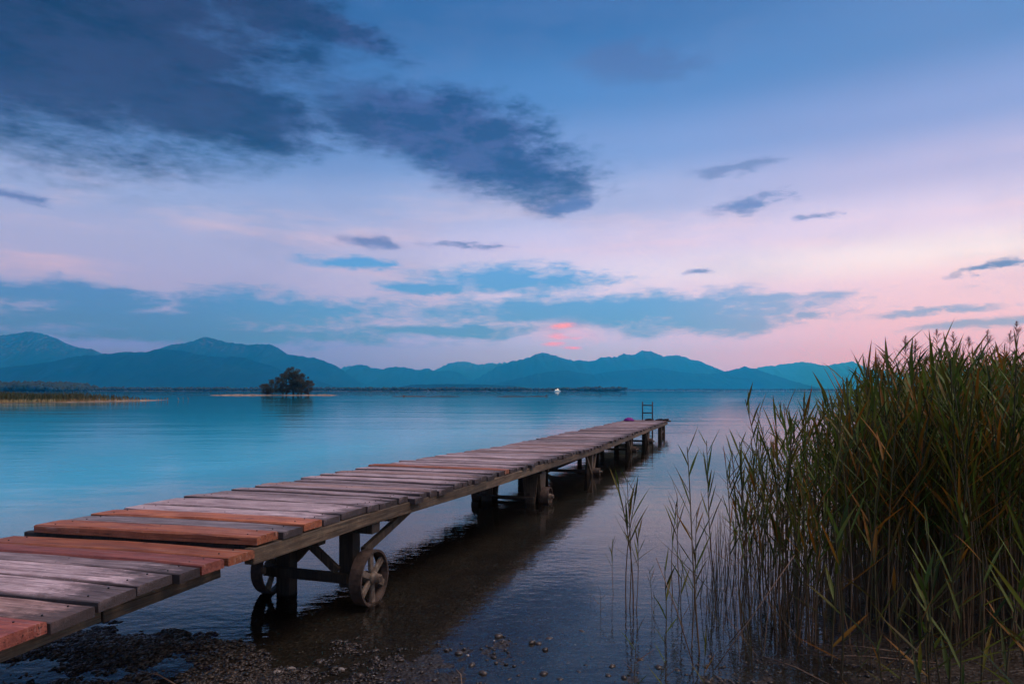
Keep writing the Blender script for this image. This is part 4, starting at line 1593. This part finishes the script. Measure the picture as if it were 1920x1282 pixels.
def mass_reeds(X, Y, Hh, rng, name, label):
    """the body of the bed: stems and blades of thousands of reeds in one mesh"""
    n = len(X)
    Z = np.minimum(ground_z(X, Y), .1) - .02
    P0 = np.stack([X, Y, Z], -1)
    d = np.stack([rng.normal(0, .07, n), rng.normal(0, .07, n), np.ones(n)], -1)
    d /= np.linalg.norm(d, axis=1)[:, None]
    Vs, Fs, T1, T2, off = [], [], [], [], 0
    sV, sF, k = strips(P0, d, Hh, np.full(n, .0085), rng, .04, 3)
    s2V, s2F, k2 = strips(P0 + np.array([.001, .001, 0]), d, Hh, np.full(n, .0085), rng, .04, 3)
    hs = np.tile(np.repeat(np.linspace(0, 1, 4), 2), n)
    for (v_, f_) in ((sV, sF), (s2V, s2F)):
        Vs.append(v_)
        Fs.append(f_ + off)
        off += len(v_)
        T1.append(np.clip(.75 - 1.0 * hs, 0, 1))
        T2.append(np.repeat(rng.random(n), 8))
    for j in range(11):
        s = .30 + .70 * (j + rng.random(n)) / 11
        c = P0 + d * (Hh * s)[:, None]
        az = rng.random(n) * 6.283
        oa = rng.uniform(.45, 1.15, n) * (1.15 - .45 * s)
        dv = np.stack([np.cos(az) * np.sin(oa), np.sin(az) * np.sin(oa), np.cos(oa)], -1) + d * .1
        dv /= np.linalg.norm(dv, axis=1)[:, None]
        L = rng.uniform(.17, .31, n) * (.65 + .25 * Hh)
        v_, f_, kk = strips(c, dv, L, rng.uniform(.010, .021, n), rng, .14, 4)
        Vs.append(v_)
        Fs.append(f_ + off)
        off += len(v_)
        au = np.where(rng.random(n) < .21, rng.uniform(.5, 1, n), np.clip(rng.normal(.08, .12, n), 0, 1))
        T1.append(np.repeat(au, kk))
        T2.append(np.repeat(rng.random(n) ** 1.7, kk))
    me_ = np_mesh(name, np.concatenate(Vs), np.concatenate(Fs), np.concatenate(T1), np.concatenate(T2))
    o = link(name, me_, M['reed'])
    return tag(o, label, 'reeds', kind='stuff')


mass_reeds(X[NIND:], Y[NIND:], Hh[NIND:], rng, 'reed_bed', 'dense dark green mass of reeds filling the right side')


def dead_stalks():
    rng = np.random.default_rng(91)
    n = 1000
    Y = 3.7 + 7.0 * rng.random(n) ** 1.3
    e = rng.random(n) ** 1.1 * (.35 * Y + .6) - .28
    X = bed_edge(Y) + e
    h = rng.uniform(.45, 1.15, n) * np.clip(.7 + e * .3, .5, 1.2)
    Z = np.minimum(ground_z(X, Y), .1) - .02
    tilt = np.where(rng.random(n) < .16, .5, .09)
    d = np.stack([rng.normal(0, 1, n) * tilt, rng.normal(0, 1, n) * tilt, np.ones(n)], -1)
    d /= np.linalg.norm(d, axis=1)[:, None]
    Vs, Fs, off = [], [], 0
    for q in range(2):
        v_, f_, k = strips(np.stack([X, Y, Z], -1), d, h, rng.uniform(.003, .0055, n), rng, .03, 3)
        Vs.append(v_)
        Fs.append(f_ + off)
        off += len(v_)
    t1 = np.tile(np.repeat(rng.random(n) ** 1.6, 8), 2)
    t2 = np.tile(np.repeat(rng.random(n), 8), 2)
    o = link('dry_stalks', np_mesh('dry_stalks', np.concatenate(Vs), np.concatenate(Fs), t1, t2), M['stem'])
    tag(o, 'thicket of thin dry tan stalks at the foot of the reeds', 'dry stalks', kind='stuff')


dead_stalks()


def plumes():
    rng = np.random.default_rng(15)
    spots = [(1712, 660, 9.0), (1752, 640, 9.5), (1786, 642, 10.5), (1692, 655, 8.5), (1850, 640, 9.5), (1905, 628, 8.6), (1647, 690, 8.8), (1886, 640, 10.5), (1810, 648, 11.5)]
    for i, (xp, yp, D) in enumerate(spots):
        top = Vector(((xp - 960) / F * D, D, EYE + (HOR - yp) / F * D))
        root = empty('plumed_reed', (top.x, top.y, 0))
        h = top.z
        sm, pth = stem_mesh(h, .005, rng.uniform(-.02, .02), rng, .5)
        link('stem', sm, M['stem'], root)
        n = 60
        s = rng.random(n)
        P0 = np.stack([np.full(n, pth[-1][0]), np.full(n, pth[-1][1]), h - .06 + .22 * s], -1)
        az = rng.random(n) * 6.283
        oa = rng.uniform(.2, .85, n)
        d = np.stack([np.cos(az) * np.sin(oa), np.sin(az) * np.sin(oa), np.cos(oa)], -1)
        v_, f_, k = strips(P0, d, .15 * (1.15 - s), np.full(n, .006), rng, .25, 3)
        link('plume', np_mesh('plume', v_, f_, np.zeros(len(v_)), np.repeat(rng.random(n), k)), M['plume'], root)
        tag(root, 'tall reed with a feathery purplish plume on the skyline of the bed', 'reed', 'plumed reeds on the skyline')


plumes()

# ------------------------------------------------------------------ stones, gravel, debris
def pebble_field():
    rng = np.random.default_rng(31)
    n = 60000
    Y = rng.uniform(2.7, 5.6, n)
    X = rng.uniform(-.62, .62, n) * Y * 1.15
    z = ground_z(X, Y)
    clump = fbm(X * 1.6 + 4, Y * 1.6, 4)
    dens = sstep(-.030, .015, z) * np.clip(.35 + 1.3 * clump, .03, 1)
    dens = np.where(X > 1.1 + (Y - 3) * .15, dens * .35, dens)
    dens = np.where((X < -.75), dens * .35, dens)
    k = rng.random(n) < dens
    X, Y, z = X[k][:15000], Y[k][:15000], z[k][:15000]
    n = len(X)
    r = .0035 + .0115 * rng.random(n) ** 3.2
    sq = np.stack([rng.uniform(.9, 1.5, n), rng.uniform(.7, 1.1, n), rng.uniform(.45, .8, n)], -1)
    tint = rng.random(n) ** 1.4
    wh = np.where(rng.random(n) < .018, rng.uniform(.5, 1, n), 0)
    me_ = blobs('gravel', np.stack([X, Y, z + r * .25], -1), r, sq, .22, rng, tint, wh)
    o = link('gravel', me_, M['pebble'], smooth=True)
    tag(o, 'wet dark gravel scattered over the shore and shallows', 'gravel', kind='stuff')


pebble_field()


def stones():
    rng = np.random.default_rng(41)
    spots = [(1090, 1182), (1100, 1205), (1230, 1205), (1148, 1248), (1235, 1250), (1270, 1255), (1140, 1265), (1030, 1195), (935, 1193), (925, 1232), (998, 1205), (1010, 1206), (1022, 1218), (885, 1246), (815, 1275),
             (772, 1214), (705, 1233), (740, 1252), (905, 1262), (980, 1240), (1065, 1240), (1110, 1230), (1180, 1222), (1200, 1235), (1290, 1225), (1020, 1262), (1050, 1272), (860, 1225), (640, 1255), (570, 1270),
             (520, 1262), (545, 1256), (1085, 1258), (955, 1272), (1170, 1270), (1305, 1195), (1215, 1212), (1330, 1230), (600, 1240), (675, 1268)]
    special = {28: 'white pebble', }
    for i, (xp, yp) in enumerate(spots):
        p = px(xp, yp)
        p.z = gzat(p.x, p.y)
        r = rng.uniform(.011, .024)
        bm = bmesh.new()
        bmesh.ops.create_icosphere(bm, subdivisions=2, radius=1.0)
        sc = Vector((rng.uniform(1, 1.5), rng.uniform(.75, 1.1), rng.uniform(.5, .8)))
        for v in bm.verts:
            k = 1 + .28 * float(fbm(np.array(v.co.x * 1.4 + i * 3.1), np.array(v.co.y * 1.4 + v.co.z), 3))
            v.co = Vector((v.co.x * sc.x, v.co.y * sc.y, v.co.z * sc.z)) * (r * k)
        me_ = bpy.data.meshes.new('stone')
        bm.to_mesh(me_)
        bm.free()
        white = (xp, yp) in ((545, 1256), (520, 1262), (640, 1255))
        r = r * .6 if white else r
        for nm, val in (('tint', rng.uniform(.2, .9)), ('tint2', .4 if white else 0.0)):
            a = me_.attributes.new(nm, 'FLOAT', 'POINT')
            a.data.foreach_set('value', np.full(len(me_.vertices), val, np.float32))
        o = link('stone', me_, M['pebble'], None, (p.x, p.y, p.z + r * .2), smooth=True)
        o.rotation_euler = (0, 0, rng.random() * 6.28)
        if white:
            tag(o, 'small pale stone lying among the dark gravel', 'stone', 'pale stones on the gravel')
        elif xp > 1080:
            tag(o, 'dark wet stone in the shallows left of the reeds', 'stone', 'dark stones in the shallows by the reeds')
        else:
            tag(o, 'dark brown stone on the gravel below the jetty shadow', 'stone', 'brown stones on the gravel')


stones()


def debris():
    rng = np.random.default_rng(51)
    n = 60000
    Y = rng.uniform(3.0, 5.0, n)
    X = rng.uniform(-3.0, -.55, n)
    z = ground_z(X, Y)
    cl = fbm(X * 2.0 + 9, Y * 2.0 + 2, 4)
    dens = sstep(-.008, .008, z) * np.clip(.5 + 1.2 * cl, .05, 1) * sstep(-.5, -1.0, X)
    k = rng.random(n) < dens
    X, Y, z = X[k][:16000], Y[k][:16000], z[k][:16000]
    n = len(X)
    r = .004 + .013 * rng.random(n) ** 2.4
    sq = np.stack([rng.uniform(.8, 1.9, n), rng.uniform(.5, 1.0, n), rng.uniform(.25, .7, n)], -1)
    me_ = blobs('wet_debris', np.stack([X, Y, np.maximum(z, -.004) + r * .3], -1), r, sq, .5, rng, rng.random(n) ** 2)
    o = link('wet_debris', me_, M['debris'])
    tag(o, 'mat of wet dead leaves and reed bits beside the jetty', 'debris', kind='stuff')


debris()

# loose stalks lying on the mud and leaning out of the reeds
STALKS = [((1430, 1235), (1555, 1290), .02, .02, 'pale broken stalk lying on the mud in front of the reeds'), ((1528, 1215), (1700, 1240), .03, .06, 'long pale stalk lying level in front of the reeds'),
          ((1500, 1232), (1760, 1262), .02, .05, 'longest fallen stalk lying across the muddy foreground'), ((1340, 1260), (1490, 1040), .02, .55, 'brown stalk slanting up to the right out of the shallows'),
          ((1300, 1250), (1230, 1045), .0, .40, 'thin brown stalk leaning left over the water'), ((855, 1262), (866, 1290), .03, .02, 'short reddish stick upright at the bottom edge of the gravel'),
          ((330, 1290), (262, 1268), .03, .04, 'bent brown twig on the debris below the jetty')]
for (a, b3, z0, z1, lb) in STALKS:
    pa = px(a[0], a[1])
    pa.z = max(gzat(pa.x, pa.y), 0) + .01 + z0 * .3
    D = pa.y * 1.03
    if z1 < .1:
        pb = px(b3[0], b3[1])
        pb.z = max(gzat(pb.x, pb.y), 0) + .012 + z1 * .4
    else:
        pb = Vector(((b3[0] - 960) / F * D, D, EYE - (b3[1] - HOR) / F * D))
    mdl = pa.lerp(pb, .5) + Vector((.01, 0, .012))
    d = MB().tube([pa, mdl, pb], [.0034, .003, .002], 6).build('fallen_stalk', M['twig'], smooth=True)
    tag(d, lb, 'stalk', 'loose stalks')

# ------------------------------------------------------------------ the evening haze over the lake
hz = MB().box((0, 0, 560), (41000, 41000, 1130))
m = bpy.data.materials.new('haze')
m.use_nodes = True
m.node_tree.nodes.clear()
pv = m.node_tree.nodes.new('ShaderNodeVolumePrincipled')
pv.inputs['Color'].default_value = HAZE_COL + (1,)
pv.inputs['Absorption Color'].default_value = (1, 1, 1, 1)
pv.inputs['Density'].default_value = HAZE_DENS
pv.inputs['Anisotropy'].default_value = 0.7
mo = m.node_tree.nodes.new('ShaderNodeOutputMaterial')
m.node_tree.links.new(pv.outputs[0], mo.inputs['Volume'])
try:
    m.cycles.homogeneous_volume = True
except Exception:
    pass
h = hz.build('haze', m)
tag(h, 'thin blue evening haze over the lake and mountains', kind='stuff')
